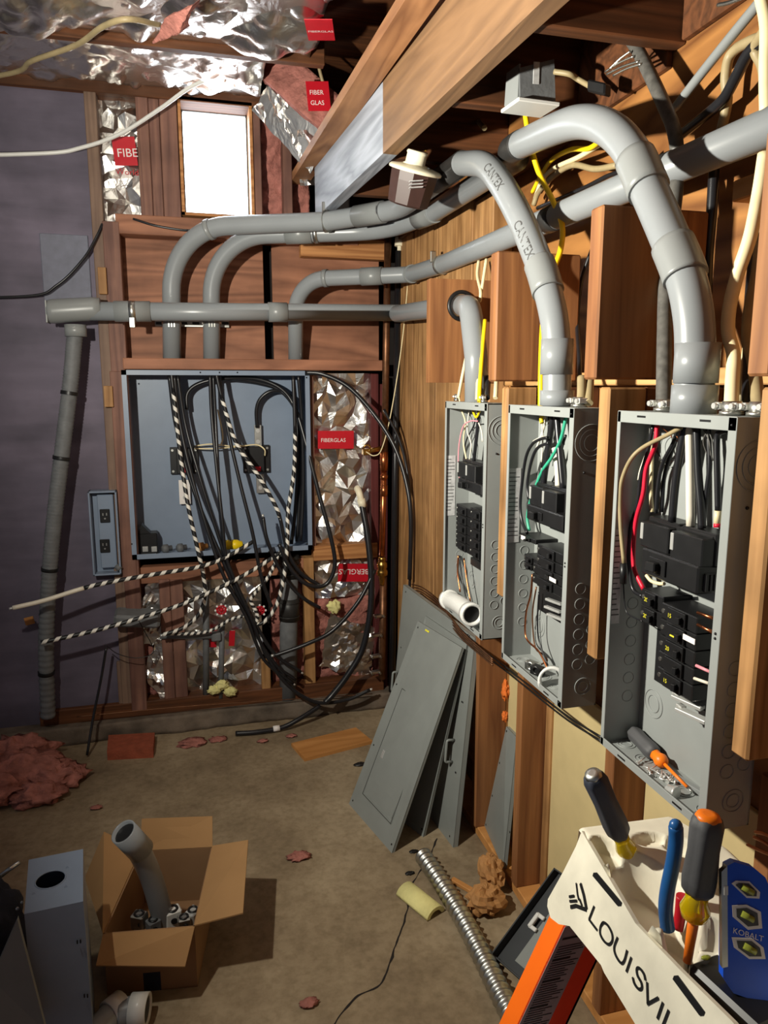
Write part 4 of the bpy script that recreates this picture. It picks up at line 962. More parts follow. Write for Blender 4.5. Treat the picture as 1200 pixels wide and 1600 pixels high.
# the screwdriver and screws inside the nearest panel
def screwdriver(root, a, b, rh, grip, collar, shaft, fl=0.45, cap=None, rs=0.0035):
    a = Vector(a); b = Vector(b); d = (b-a); L = d.length; d.normalize()
    h = L*fl; prof = [(0, rh*0.55), (0.004, rh*0.85), (0.012, rh), (h*0.45, rh*0.93), (h*0.8, rh*1.04), (h*0.93, rh*0.98), (h, rh*0.72)]
    g = G(); R = []; u = d.orthogonal().normalized(); v = d.cross(u); seg = 30
    for x, r_ in prof: R.append([g.vert(a+d*x+(u*math.cos(2*PI*k/seg)+v*math.sin(2*PI*k/seg))*r_*(0.95+0.05*math.cos(6*2*PI*k/seg))) for k in range(seg)])
    for i in range(len(R)-1):
        for k in range(seg): g.face((R[i][k], R[i][(k+1) % seg], R[i+1][(k+1) % seg], R[i+1][k]), True)
    g.face(R[0][::-1]); g.face(R[-1]); g.make('handle', M[grip], root)
    if cap: g = G(); g.lathe(a-d*0.002, d, [(0, rh*0.3), (0.001, rh*0.62), (0.008, rh*0.8)], 20); g.make('end_cap', M[cap[0]], root, cap[1])
    c0 = a+d*h; e = h*0.42; g = G(); g.lathe(c0-d*0.004, d, [(0, rh*0.7), (e*0.3, rh*0.62), (e*0.6, rh*0.86), (e*0.85, rh*0.72), (e, rh*0.35)], 20); g.make('collar', M[collar[0]], root, collar[1])
    G().cyl(c0+d*e*0.6, a+d*L*0.93, rs, rs*0.8, 12).make('shaft', M[shaft[0]], root, shaft[1])
    G().cyl(a+d*L*0.93, b, rs*0.6, rs*0.5, 8).make('tip', M['zinc'], root, 'metal tip')
q0 = Vector((0.868, 1.222, 0.989)); q0 = W(987, 1155, X=0.865); q1 = W(1082, 1232, X=0.850); q0.z = max(q0.z, 0.99); q1.z = 0.976
sd = thing('screwdriver', q0, 'grey and orange insulated screwdriver lying on the floor of the nearest panel', 'screwdriver')
screwdriver(sd, q0, q1, 0.0165, 'grip', ('orange_core', 'orange collar'), ('orange_core', 'orange insulated shaft'), 0.42)
q = W(1075, 1228, X=0.872); o = G().obox((0.868, 1.03, 0.974), (0.18, -1, 0), (1, 0.18, 0), (0, 0, 1), 0.062, 0.006, 0.005, 0.001).thing('metal_offcut', M['pvc_dark'], 'thin grey metal strip lying beside the screwdriver in the nearest panel', 'metal strip')
k = 0
for (px, py, an) in ((1012, 1204, 0.3), (1017, 1211, 1.2), (1026, 1206, 2.2), (1033, 1216, 0.9), (1038, 1214, 1.9), (1043, 1220, 0.6), (1048, 1219, 1.5), (1053, 1222, 2.6), (996, 1192, 0.4)):
    q = W(px, py, Z=0.973); d = Vector((math.cos(an), math.sin(an), 0.12)); r_ = thing('screw', q, 'bright screw in the scatter of screws by the screwdriver in the nearest panel', 'screw', 'screws on the floor of the nearest panel')
    g = G(); g.cyl(q, q+d*0.026, 0.0018, 0.0012, 8); g.make('shank', M['alu'], r_); g = G(); g.cyl(q-d*0.003, q, 0.0045, None, 10); g.make('head', M['alu'], r_)
q = W(1040, 1232, Z=0.975); G().lathe(q, (0.3, -1, 0.1), [(0, 0.004), (0.004, 0.009), (0.016, 0.009), (0.02, 0.012), (0.024, 0.012)], 14).thing('metal_bushing', M['alu'], 'bright metal bushing lying in front of the screws in the nearest panel', 'bushing')
# scribbled wires under the panels (bundles of bare ends)
# ================================================================== the trough on the far wall
x0 = W(198, 720, Y=3.60).x; x1 = W(485, 720, Y=3.60).x; zt_ = W(340, 579, Y=3.60).z; zb2 = W(340, 866, Y=3.60).z
YF, YK = 3.585, 3.765
T = thing('wiring_trough', ((x0+x1)/2, 3.68, zb2), 'big open grey wiring trough on the far wall under the three risers', 'electrical box')
g = G(); t = 0.003
g.box(x0, x1, YK-t, YK, zb2, zt_); g.box(x0, x0+t, YF, YK, zb2, zt_); g.box(x1-t, x1, YF, YK, zb2, zt_); g.box(x0, x1, YF, YK, zt_-t, zt_); g.box(x0, x1, YF, YK, zb2, zb2+t)
g.box(x0, x0+0.022, YF-0.002, YF+0.001, zb2, zt_); g.box(x1-0.022, x1, YF-0.002, YF+0.001, zb2, zt_); g.box(x0, x1, YF-0.002, YF+0.001, zt_-0.022, zt_); g.box(x0, x1, YF-0.002, YF+0.001, zb2, zb2+0.024)
g.cm = 1
for (px, py) in ((202, 592), (313, 582), (343, 582), (371, 582), (479, 590), (206, 850), (480, 850), (245, 864), (420, 862)): g.sphere(W(px, py, Y=YF-0.002), 0.004, 8, 5)
g.make('enclosure', [M['trough_grey'], M['black']], T)
for px in (269, 331, 462):
    q = W(px, 586, Y=Yc); q = Vector((W(px, 586, Y=3.645).x, 3.645, zt_-0.003)); g = G(); g.cyl(q, q-Vector((0, 0, 0.014)), 0.05, None, 24); g.make('bushing', M['pvc_white'], T, 'pale conduit bushing')
def trough_block(px0, py0, px1, py1):
    a = W(px0, py0, Y=3.745); b = W(px1, py1, Y=3.745); g = G()
    g.box(a.x, a.x+0.035, 3.742, 3.762, b.z, a.z, 0.002); g.box(b.x-0.035, b.x, 3.742, 3.762, b.z, a.z, 0.002); g.box(a.x+0.03, b.x-0.03, 3.715, 3.762, b.z+0.005, a.z-0.004, 0.003)
    o = g.make('terminal_base', M['black'], T); h = G()
    for x in (a.x+0.012, b.x-0.012):
        for z in (a.z-0.015, b.z+0.015): h.cyl((x, 3.7425, z), (x, 3.739, z), 0.006, None, 10)
    h.make('mounting_screws', M['zinc'], o); 
    G().box(a.x+0.05, b.x-0.05, 3.700, 3.716, b.z+0.012, b.z+0.035, 0.002).make('marking_tag', M['red'], o, 'red marking tag'); return o
trough_block(265, 699, 311, 740); trough_block(379, 696, 422, 738)
for (a, b, c, d) in ((279, 750, 298, 787), (400, 741, 413, 770), (397, 664, 409, 700)):
    p = W(a, b, Y=3.735); q = W(c, d, Y=3.735); g = G().box(p.x, q.x, 3.728, 3.736, q.z, p.z, 0.001); o = g.make('lug_plate', M['zinc'] if a > 300 else M['white_print'], T)
    h = G()
    for f in (0.25, 0.72): h.cyl(((p.x+q.x)/2, 3.729, p.z+(q.z-p.z)*f), ((p.x+q.x)/2, 3.724, p.z+(q.z-p.z)*f), 0.010, None, 12)
    h.make('lug_screws', M['alu'], o)
p = W(216, 832, Y=3.70); q = W(248, 866, Y=3.70); g = G().box(p.x, q.x, 3.66, 3.74, zb2+0.004, p.z, 0.004); g.prism([(p.x, 3.66, p.z), (q.x-0.03, 3.66, p.z), (p.x+0.02, 3.66, p.z+0.045)], (0, 0.06, 0)); o = g.make('lug_block', M['black'], T)
h = G()
for px in (227, 241): c = W(px, 858, Y=3.658); h.box(c.x-0.013, c.x+0.013, 3.655, 3.661, c.z-0.013, c.z+0.013, 0.002)
h.make('lug_faces', M['alu'], o, 'bright lug faces')
def tube_px(pts, r, mat, Y=None, seg=10, n=8, **k):
    P = [W(p[0], p[1], Y=(p[2] if len(p) > 2 else Y)) for p in pts]; return G().tube(smooth_path(P, n), r, seg)
for pts in ([(304, 697, 3.72), (330, 694, 3.70), (360, 697, 3.71), (385, 696, 3.72)], [(304, 701, 3.72), (335, 701, 3.70), (372, 698, 3.70), (400, 695, 3.72), (413, 702, 3.71), (414, 712, 3.72)], [(340, 640, 3.71), (348, 680, 3.71), (345, 696, 3.71)]):
    tube_px(pts, 0.0035, 'cream').make('jumper_wire', M['cream'], T)
# loose things on the floor of the trough
q = W(362, 850, Y=3.66); g = G(); g.lathe((q.x-0.055, 3.66, zb2+0.03), (1, 0, 0), [(0, 0.012), (0.004, 0.026), (0.045, 0.027), (0.047, 0.02), (0.052, 0.02), (0.055, 0.027), (0.085, 0.026), (0.092, 0.02), (0.106, 0.018), (0.11, 0.01)], 18); g.thing('wire_connector', M['yellow'], 'yellow wire connector lying on the floor of the trough', 'connector')
for (px, lab, mt) in ((262, 'dull insulator stub lying on the trough floor left of the striped cable', 'cast'), (285, 'small dull bushing lying on the trough floor by the striped cable', 'cast'), (318, 'tan wood scrap lying on the trough floor', 'plank')):
    q = W(px, 846, Y=3.67); g = G(); g.lathe((q.x-0.03, 3.67, zb2+0.026), (1, 0.3, 0), [(0, 0.012), (0.01, 0.022), (0.03, 0.022), (0.032, 0.014), (0.05, 0.014)], 14); g.thing('trough_scrap', M[mt], lab, 'scrap')
# ------------------------------------------------------------------ cables of the far wall
def cable(lab, pts, r=0.0085, mat='cable', name='cable', grp=None, ends=(), strip=None, seg=10, cat='cable', n=8):
    """pts: (px, py, Y); strip=(i0, i1, material) wraps tape between two of the given points"""
    P = [W(p[0], p[1], Y=p[2]) for p in pts]
    path = smooth_path(P, n); root = thing(name, path[0], lab, cat, grp)
    if strip:
        for i0, i1, mt, nm in strip:
            if i0 > 0 and strip[0][0] == i0: G().tube(path[:i0*n+1], r, seg).make('jacket', M[mat], root)
            G().tube(path[i0*n:i1*n+1], r*1.06, seg).make(nm, M[mt], root, {'stripe': 'black and white spiral tape', 'stripe_fine': 'black and white spiral tape', 'white_cable': 'white jacket'}.get(mt))
        if strip[-1][1] < len(pts)-1: G().tube(path[strip[-1][1]*n:], r, seg).make('jacket', M[mat], root)
    else: G().tube(path, r, seg).make('jacket', M[mat], root)
    for e in ends:
        a, b = (path[0], path[1]) if e == 0 else (path[-1], path[-2]); d = (a-b).normalized()
        G().cyl(a, a+d*0.014, r*0.62, None, 10).make('bare_end', M['alu'], root, 'bare metal end')
    return root
cable('spiral taped cable from the left riser, hanging down and curling left below the trough', [(268, 584, 3.60), (271, 612, 3.60), (282, 712, 3.60), (294, 790, 3.56), (307, 850, 3.54), (318, 900, 3.53), (320, 930, 3.53), (312, 958, 3.53), (288, 980, 3.52), (255, 992, 3.52)], 0.0095, strip=[(1, 9, 'stripe', 'tape_wrap')], ends=(1,))
cable('spiral taped cable from the middle riser, slanting right across the trough', [(338, 584, 3.60), (347, 622, 3.60), (368, 690, 3.60), (400, 738, 3.58), (424, 778, 3.57), (437, 808, 3.56), (449, 860, 3.55), (470, 895, 3.54), (500, 915, 3.54)], 0.0095, strip=[(1, 5, 'stripe', 'tape_wrap')])
cable('spiral taped cable from the right riser, hanging down and looping back left below the trough', [(458, 584, 3.60), (461, 675, 3.60), (459, 740, 3.60), (450, 800, 3.57), (449, 850, 3.54), (443, 905, 3.52), (430, 950, 3.51), (406, 975, 3.51), (385, 960, 3.52), (366, 930, 3.53), (350, 905, 3.53)], 0.0095, strip=[(1, 10, 'stripe', 'tape_wrap')])
cable('spiral taped cable reaching left past the outlet box, ending in a white jacket', [(398, 845, 3.56), (350, 872, 3.52), (310, 886, 3.48), (250, 896, 3.44), (180, 908, 3.40), (131, 919, 3.37), (70, 938, 3.34), (20, 950, 3.32)], 0.0095, strip=[(0, 5, 'stripe', 'tape_wrap'), (5, 7, 'white_cable', 'white_jacket')], ends=(1,))
cable('lower spiral taped cable reaching far left toward the corrugated riser', [(440, 862, 3.55), (400, 888, 3.52), (350, 915, 3.48), (290, 942, 3.44), (230, 962, 3.42), (150, 985, 3.40), (64, 1004, 3.38)], 0.0095, strip=[(0, 6, 'stripe', 'tape_wrap')])
cable('short spiral taped cable ending among the hanging cables under the trough', [(437, 862, 3.55), (420, 900, 3.53), (396, 930, 3.52), (392, 940, 3.52), (402, 960, 3.51), (400, 976, 3.51)], 0.0085, strip=[(0, 5, 'stripe_fine', 'tape_wrap')])
cable('spiral taped cable crossing behind the others toward the left stud', [(382, 962, 3.55), (360, 968, 3.55), (330, 985, 3.55), (300, 990, 3.55), (258, 990, 3.55)], 0.008, strip=[(0, 4, 'stripe_fine', 'tape_wrap')])
B1 = 'black cable in the hanging bundle that drops from the trough risers to the floor'; GB = 'black cables hanging from the trough'
cable(B1, [(272, 584, 3.61), (281, 660, 3.61), (300, 745, 3.58), (328, 840, 3.53), (352, 905, 3.50), (385, 965, 3.48), (412, 1030, 3.48), (458, 1068, 3.49)], 0.0085, grp=GB, ends=(1,))
cable(B1, [(277, 584, 3.62), (290, 665, 3.62), (312, 745, 3.58), (342, 840, 3.54), (366, 905, 3.51), (396, 975, 3.49), (420, 1030, 3.49), (462, 1062, 3.50)], 0.0085, grp=GB)
cable(B1, [(264, 584, 3.63), (276, 670, 3.64), (304, 770, 3.60), (350, 880, 3.53), (400, 990, 3.50), (440, 1060, 3.48), (490, 1096, 3.47), (540, 1094, 3.47), (578, 1078, 3.47)], 0.0095, grp=GB, ends=(1,))
cable(B1, [(328, 584, 3.61), (331, 650, 3.61), (339, 735, 3.58), (347, 810, 3.54), (356, 880, 3.52), (390, 960, 3.50), (410, 1010, 3.49), (447, 1058, 3.49)], 0.0085, grp=GB)
cable(B1, [(333, 584, 3.62), (337, 660, 3.62), (341, 740, 3.58), (346, 820, 3.55), (360, 890, 3.53), (420, 1010, 3.50), (470, 1050, 3.50)], 0.0085, grp=GB, ends=(1,))
cable('straight black cable slanting from the middle riser past the trough lip to the drain pipe', [(342, 584, 3.62), (356, 670, 3.61), (374, 750, 3.58), (394, 830, 3.54), (408, 900, 3.52), (424, 948, 3.52)], 0.009)
cable('black cable stub standing up at the lower right of the trough', [(411, 808, 3.55), (418, 845, 3.53), (440, 895, 3.53), (468, 930, 3.53), (500, 950, 3.54)], 0.009, ends=(0,))
cable('black cable arching from the left riser across the trough top and out to the right', [(292, 640, 3.68), (293, 615, 3.69), (310, 600, 3.69), (345, 592, 3.68), (400, 592, 3.68), (440, 608, 3.66), (462, 640, 3.64), (480, 700, 3.60), (498, 770, 3.56), (517, 840, 3.52), (523, 885, 3.51), (508, 914, 3.51), (478, 912, 3.51), (452, 885, 3.52), (436, 850, 3.53)], 0.0105)
cable('second black cable arching along the trough top beside the first', [(345, 590, 3.70), (400, 597, 3.70), (440, 612, 3.69), (465, 650, 3.67), (473, 720, 3.66), (470, 840, 3.66)], 0.0095)
cable('black cable bent like a hook down to the bright lug in the trough', [(402, 668, 3.72), (401, 640, 3.71), (408, 622, 3.70), (425, 611, 3.69), (446, 614, 3.69), (460, 632, 3.68), (466, 700, 3.67), (462, 790, 3.66), (455, 850, 3.64)], 0.010)
cable('black cable dropping down the right inner side of the trough', [(466, 584, 3.62), (472, 660, 3.64), (474, 760, 3.64), (470, 845, 3.62)], 0.009, grp='cables down the trough side'); cable('black cable dropping down the right inner side of the trough', [(458, 584, 3.64), (466, 680, 3.68), (468, 770, 3.68), (464, 846, 3.66)], 0.009, grp='cables down the trough side')
cable('thick black cable arching from the trough corner over the foil down beside the copper pipe', [(478, 582, 3.56), (505, 585, 3.53), (545, 605, 3.49), (585, 648, 3.44), (615, 695, 3.38), (634, 750, 3.32), (642, 810, 3.28), (640, 905, 3.28)], 0.011)
cable('thinner black cable bowing out beside the thick arching cable near the corner', [(600, 640, 3.48), (625, 690, 3.40), (638, 750, 3.33), (643, 830, 3.30), (640, 920, 3.30)], 0.007)
cable('black flexible cable from the white elbow, curving down along the wall to the floor', [(565, 786, 3.58), (574, 835, 3.54), (580, 900, 3.50), (578, 960, 3.48), (566, 1015, 3.47), (543, 1055, 3.46), (520, 1085, 3.45), (508, 1098, 3.44)], 0.0165)
cable('black cable sagging from the copper pipe to the drain pipe', [(586, 890, 3.50), (560, 940, 3.48), (520, 985, 3.48), (480, 1006, 3.48), (436, 1022, 3.49), (428, 1024, 3.49)], 0.0105, ends=(1,))
cable('black cable running low on the curb with a white tape band', [(500, 1103, 3.47), (470, 1122, 3.44), (440, 1137, 3.43), (400, 1144, 3.43), (368, 1146, 3.44)], 0.012)
q = W(432, 1139, Y=3.43); G().cyl(q-Vector((0.016, 0, -0.002)), q+Vector((0.016, 0, 0.004)), 0.0145, None, 14).make('tape_band', M['white_print'], bpy.data.objects[[o.name for o in COL.objects if o.get('label', '').startswith('black cable running low')][0]], 'white tape band')
cable('black wire hanging from the little knob and down to the floor at the left', [(166, 1012, 3.50), (158, 1060, 3.49), (146, 1120, 3.46), (136, 1180, 3.40)], 0.006)
cable('thin copper wire strung along the sole plate', [(120, 1120, 3.53), (200, 1112, 3.53), (300, 1103, 3.53), (420, 1095, 3.53), (582, 1084, 3.53)], 0.0020, 'copper_dull', 'bare_wire', cat='wire')
cable('thin tan wire leaning from the conduit corner down to the valve on the copper pipe', [(643, 368, 3.45), (630, 520, 3.44), (612, 640, 3.45), (597, 700, 3.46), (585, 712, 3.48), (572, 706, 3.50)], 0.0026, 'cream', 'bare_wire', cat='wire')
cable('black wire drooping from the boarded wall to the left stud', [(-380, 440, 3.60), (-160, 462, 3.60), (40, 463, 3.58), (90, 445, 3.57), (130, 405, 3.57), (150, 372, 3.58), (160, 350, 3.60)], 0.006)
cable('thin black wire under the window beside the curved riser', [(208, 342, 3.59), (240, 352, 3.57), (280, 359, 3.56), (300, 360, 3.56)], 0.005)
cable('grey cable strung from the upper left past the window to the torn batt', [(-420, 236, 3.50), (-200, 244, 3.50), (60, 240, 3.50), (130, 230, 3.50), (190, 208, 3.50), (250, 170, 3.48), (300, 135, 3.46), (350, 117, 3.44), (400, 114, 3.44), (440, 110, 3.45)], 0.0085, 'pvc_white')
P = [W(-260, 150, Z=2.88), W(0, 118, Z=2.88), W(50, 95, Z=2.87), W(120, 70, Z=2.86), W(160, 42, Z=2.84), W(200, 30, Z=2.83), W(250, 40, Z=2.87)]; r = thing('cable', P[0], 'tan cable lying along the ceiling foil at upper left', 'cable'); G().tube(smooth_path(P, 8), 0.009, 10).make('jacket', M['tan_cable'], r)
P = [W(420, -20, Y=3.1), W(455, 12, Y=3.12), W(480, 45, Y=3.15), W(492, 80, Y=3.18), W(505, 130, Y=3.2), W(521, 168, Y=3.24)]; r = thing('cable', P[0], 'tan cable dropping from the ceiling foil to the beam', 'cable'); G().tube(smooth_path(P, 8), 0.007, 10).make('jacket', M['tan_cable'], r)
# ------------------------------------------------------------------ plumbing in the corner
P = thing('copper_pipe', W(599, 1090, Y=3.55), 'copper water pipe with brass fittings standing in the far right corner', 'pipe')
g = G(); g.cyl(W(606, 372, Y=3.55), W(601, 706, Y=3.55), 0.017, None, 16); g.make('old_pipe', M['copper_dull'], P, 'tarnished old pipe'); g = G(); g.cyl(W(599, 900, Y=3.55), W(597, 1060, Y=3.55), 0.019, None, 16); g.make('old_pipe', M['copper_dull'], P, 'tarnished old pipe')
g = G(); g.cyl(W(600, 735, Y=3.54), W(597, 868, Y=3.54), 0.0155, None, 16); g.make('new_pipe', M['copper'], P, 'bright new copper section')
g = G()
for (y0, y1, r) in ((706, 735, 0.021), (758, 775, 0.0195), (742, 748, 0.020)): g.cyl(W(600, y0, Y=3.54), W(600, y1, Y=3.54), r, None, 16)
g.make('copper_sleeve', M['copper'], P); g = G()
q = W(597, 870, Y=3.54); g.lathe(q, (0, 0, -1), [(0, 0.016), (0.005, 0.02), (0.02, 0.02), (0.022, 0.016), (0.03, 0.026), (0.055, 0.028), (0.06, 0.022), (0.075, 0.03), (0.095, 0.03), (0.1, 0.02), (0.125, 0.014), (0.15, 0.013)], 18)
g.make('brass_union', M['brass'], P, 'brass union'); g = G(); a = W(598, 700, Y=3.54); b = W(572, 706, Y=3.52); g.cyl(a, b, 0.012, None, 12); g.obox(b, (1, 0, 0), (0, 1, 0), (0, 0, 1), 0.018, 0.02, 0.016, 0.004); g.ring(b+Vector((0, -0.02, 0.02)), (0, 1, 0.3), 0.017, 0.004); g.make('valve', M['brass'], P, 'small brass valve')
for (px, y) in ((592, 962), (588, 992), (587, 1025), (586, 1050)): g = G(); c = W(px, y, Y=3.53); g.obox(c, (1, 0.2, 0), (-0.2, 1, 0), (0, 0, 1), 0.026, 0.016, 0.006, 0.002); g.cyl(c+Vector((-0.022, -0.016, 0.0)), c+Vector((-0.022, -0.028, 0)), 0.006, None, 8); g.cyl(c+Vector((0.022, -0.016, 0.0)), c+Vector((0.022, -0.028, 0)), 0.006, None, 8); g.make('ground_clamp', M['zinc'], P, 'zinc ground clamp')
r = thing('drain_pipe', W(619, 1090, Y=3.57), 'black standpipe with a pale fitting on top, in the far right corner', 'pipe'); G().cyl(W(623, 392, Y=3.57), W(612, 1090, Y=3.57), 0.017, None, 16).make('pipe', M['cable'], r)
g = G(); a = W(625, 362, Y=3.56); b = W(624, 392, Y=3.56); g.cyl(a, b, 0.011, None, 14); g.cyl(W(625, 372, Y=3.56), W(624, 385, Y=3.56), 0.024, None, 14); g.make('fitting', M['beige'], r, 'ivory fitting')
r = thing('drain_pipe', W(452, 1110, Y=3.60), 'wide grey drain pipe with banded coupling below the trough', 'pipe')
G().cyl(W(452, 868, Y=3.63), W(450, 1112, Y=3.63), 0.046, None, 24).make('pipe', M['cast'], r); g = G()
for (a, b, k) in ((868, 902, 0.05), (934, 968, 0.052)):
    g = G(); g.cyl(W(452, a, Y=3.63), W(452, b, Y=3.63), k, None, 24)
    for y in (872, 880, 888, 896, 940, 962):
        if a < y < b: g.ring(W(452, y, Y=3.63), (0, 0, 1), 0.052, 0.003)
    g.make('banded_coupling', M['tape'], r, 'dark banded coupling')
r = thing('water_pipe', W(322, 1080, Y=3.60), 'old grey pipe tee between the studs behind the hanging cables', 'pipe')
g = G(); g.cyl(W(250, 994, Y=3.60), W(338, 994, Y=3.60), 0.014, None, 14); g.cyl(W(322, 910, Y=3.62), W(322, 1088, Y=3.62), 0.016, None, 14); g.cyl(W(347, 975, Y=3.61), W(345, 1090, Y=3.61), 0.014, None, 14); g.obox(W(338, 994, Y=3.60), (1, 0, 0), (0, 1, 0), (0, 0, 1), 0.024, 0.022, 0.022, 0.006); g.make('pipe', M['cast'], r)
for (px, py, lab) in ((346, 953, 'round red and white valve handle behind the hanging cables'), (406, 954, 'red valve handle tilted beside the hanging cable loop')):
    c = W(px, py, Y=3.57); r = thing('valve_handle', c, lab, 'valve'); g = G(); g.ring(c, (0, 1, 0.2), 0.022, 0.005); g.sphere(c, 0.01, 10, 6)
    for k in range(8): d = Vector((math.cos(k*PI/4), 0, math.sin(k*PI/4))); g.cyl(c, c+d*0.028, 0.004, None, 6)
    g.make('wheel', M['red'], r); h = G()
    for k in range(8): d = Vector((math.cos(k*PI/4), -0.15, math.sin(k*PI/4))); h.sphere(c+d*0.029, 0.006, 8, 5)
    h.make('rim_knobs', M['white_print'], r)
r = thing('white_elbow', W(560, 770, Y=3.60), 'ivory plastic elbow poking out of the foil batt', 'pipe fitting')
G().tube(smooth_path([W(558, 764, Y=3.66), W(559, 764, Y=3.61), W(562, 772, Y=3.585), W(566, 790, Y=3.58)], 8), 0.017, 16).make('elbow', M['beige'], r); G().cyl(W(564, 780, Y=3.58), W(567, 792, Y=3.58), 0.021, None, 16).make('collar', M['beige'], r)
for (px, y0, y1) in ((347, 1055, 1085), (335, 1070, 1086), (360, 1075, 1086)):
    G().lump(W(px, (y0+y1)/2, Y=3.58), 0.03, px*0.1, 0.5, 9, (1, .5, .8)).thing('foam_blob', M['foam'], {347: 'yellowish foam lump on the sole plate under the valve handle', 335: 'small foam lump left of the other lumps on the sole plate', 360: 'small foam lump right of the other lumps on the sole plate'}[px], 'foam')
# ------------------------------------------------------------------ outlet box at the left
a = W(137, 768, Y=3.57); b = W(190, 897, Y=3.57); O = thing('outlet_box', W(163, 897, Y=3.6), 'grey open outlet box with two black outlets at the left of the trough', 'outlet box')
g = G(); g.box(a.x, b.x, 3.622, 3.63, b.z, a.z); t = 0.008
for q in ((a.x, a.x+t, b.z, a.z), (b.x-t, b.x, b.z, a.z), (a.x, b.x, a.z-t, a.z), (a.x, b.x, b.z, b.z+t)): g.box(q[0], q[1], 3.56, 3.63, q[2], q[3], 0.002)
g.make('box', M['trough_grey'], O); G().box(a.x+0.035, b.x-0.018, 3.585, 3.60, b.z+0.03, a.z-0.02, 0.004).make('outlet_plate', M['trough_grey'], O)
for py in (806, 853):
    c = W(164, py, Y=3.584); g = G(); g.obox(c, (1, 0, 0), (0, 1, 0), (0, 0, 1), 0.022, 0.006, 0.032, 0.009); o = g.make('outlet', M['black'], O); h = G()
    for dx in (-0.008, 0.008): h.box(c.x+dx-0.002, c.x+dx+0.002, c.y-0.0075, c.y-0.005, c.z+0.002, c.z+0.014)
    h.cyl((c.x, c.y-0.0055, c.z-0.012), (c.x, c.y-0.0075, c.z-0.012), 0.004, None, 10); h.make('slots', M['zinc'], o, 'pale slots')
g = G(); g.cyl(W(182, 884, Y=3.575), W(188, 890, Y=3.565), 0.014, None, 12); g.make('connector', M['cast'], O)
r = thing('tin_box', W(215, 985, Y=3.55), 'dented grey tin box with a hanging wire low at the left behind the striped cables', 'tin box'); g = G(); c = W(215, 965, Y=3.56); g.obox(c, (1, 0, -0.12), (0, 1, 0.1), (0.12, -0.1, 1), 0.105, 0.06, 0.03, 0.012); g.make('body', M['cast'], r)
h = G(); h.tube(smooth_path([W(165, 1008, Y=3.5), W(185, 1022, Y=3.5), W(215, 1028, Y=3.5), W(240, 1018, Y=3.5), W(225, 985, Y=3.5), W(217, 970, Y=3.5)], 8), 0.002, 6); h.make('loose_wire', M['black'], r)
c = W(46, 970, Y=3.55); G().obox(c, (1, 0, 0.2), (0, 1, 0), (-0.2, 0, 1), 0.02, 0.004, 0.018, 0.001).thing('paper_tag', M['plank'], 'small yellowish tag on the dark wall left of the corrugated riser', 'tag')
# ================================================================== cables and boxes at the right
def rc(lab, pts, r, mat, name='cable', seg=10, flat=None, grp=None, cat='cable', n=8):
    P = [W(p[0], p[1], X=p[2]) for p in pts]; root = thing(name, P[-1], lab, cat, grp)
    G().tube(smooth_path(P, n), r, seg, flat=flat).make('jacket', M[mat], root); return root
rc('thick black braided cable hanging from the joist behind the arching conduit', [(985, 60, 1.03), (1000, 85, 1.02), (1022, 130, 1.01), (1040, 170, 1.0), (1052, 200, 1.0), (1058, 240, 1.02), (1056, 300, 0.99), (1046, 380, 0.965), (1040, 450, 0.945), (1038, 540, 0.905), (1037, 645, 0.86)], 0.0145, 'grey_cable', seg=14)
rc('thin straight grey conduit rising to the top right corner of the picture', [(1055, 168, 1.05), (1100, 110, 1.04), (1150, 48, 1.03), (1215, -30, 1.02)], 0.010, 'pvc_dark', 'thin_conduit', cat='conduit')
rc('black cable curving up to the right past the wall conduit', [(1062, 212, 1.06), (1100, 182, 1.05), (1130, 155, 1.04), (1150, 120, 1.03), (1172, 80, 1.02), (1210, 50, 1.02)], 0.011, 'cable')
rc('aged tan cable looping beside the thin conduit at upper right', [(1125, 212, 1.07), (1136, 160, 1.06), (1134, 120, 1.05), (1142, 85, 1.05), (1170, 65, 1.05), (1210, 52, 1.05)], 0.010, 'tan_cable')
rc('second aged tan cable near the right edge above the wall conduit', [(1200, 40, 1.0), (1180, 75, 1.02), (1192, 105, 1.03), (1200, 160, 1.03)], 0.010, 'tan_cable')
rc('cream cable running down along the right edge above the wall conduit', [(1188, -10, 0.99), (1197, 40, 0.99), (1196, 110, 0.99), (1197, 175, 0.99)], 0.011, 'cream')
rc('cream cable hanging from the wall conduit and winding down to the nearest panel', [(1195, 240, 0.96), (1186, 300, 0.95), (1172, 370, 0.93), (1152, 430, 0.92), (1140, 480, 0.91), (1138, 520, 0.90), (1146, 555, 0.89), (1144, 600, 0.87), (1142, 648, 0.85)], 0.0115, 'cream', seg=12)
rc('grey aged cable behind the cream one, going down beside the right wood block', [(1204, 280, 1.0), (1190, 350, 1.0), (1184, 420, 0.98), (1172, 480, 0.96), (1168, 530, 0.95), (1178, 570, 0.93), (1186, 648, 0.87)], 0.0105, 'tan_cable')
rc('second cream cable bending into the nearest panel beside the first', [(1172, 500, 1.0), (1166, 560, 0.97), (1158, 610, 0.92), (1150, 648, 0.87)], 0.009, 'cream')
rc('yellow cable dropping from the junction box down to the middle panel', [(821, 180, 0.93), (828, 222, 0.94), (842, 270, 0.96), (862, 310, 0.97), (878, 350, 0.98), (876, 390, 0.98), (862, 430, 0.95), (850, 490, 0.90), (846, 560, 0.86), (845, 640, 0.845)], 0.0075, 'yellow')
rc('yellow cable curling behind the arching conduit', [(940, 218, 0.97), (920, 232, 1.0), (892, 234, 1.02), (862, 250, 1.04), (845, 275, 1.05), (832, 300, 1.06)], 0.0065, 'yellow')
rc('cream cable curling behind the arching conduit with the yellow one', [(938, 225, 1.0), (905, 245, 1.02), (868, 262, 1.04), (848, 280, 1.05), (836, 310, 1.06)], 0.0065, 'cream')
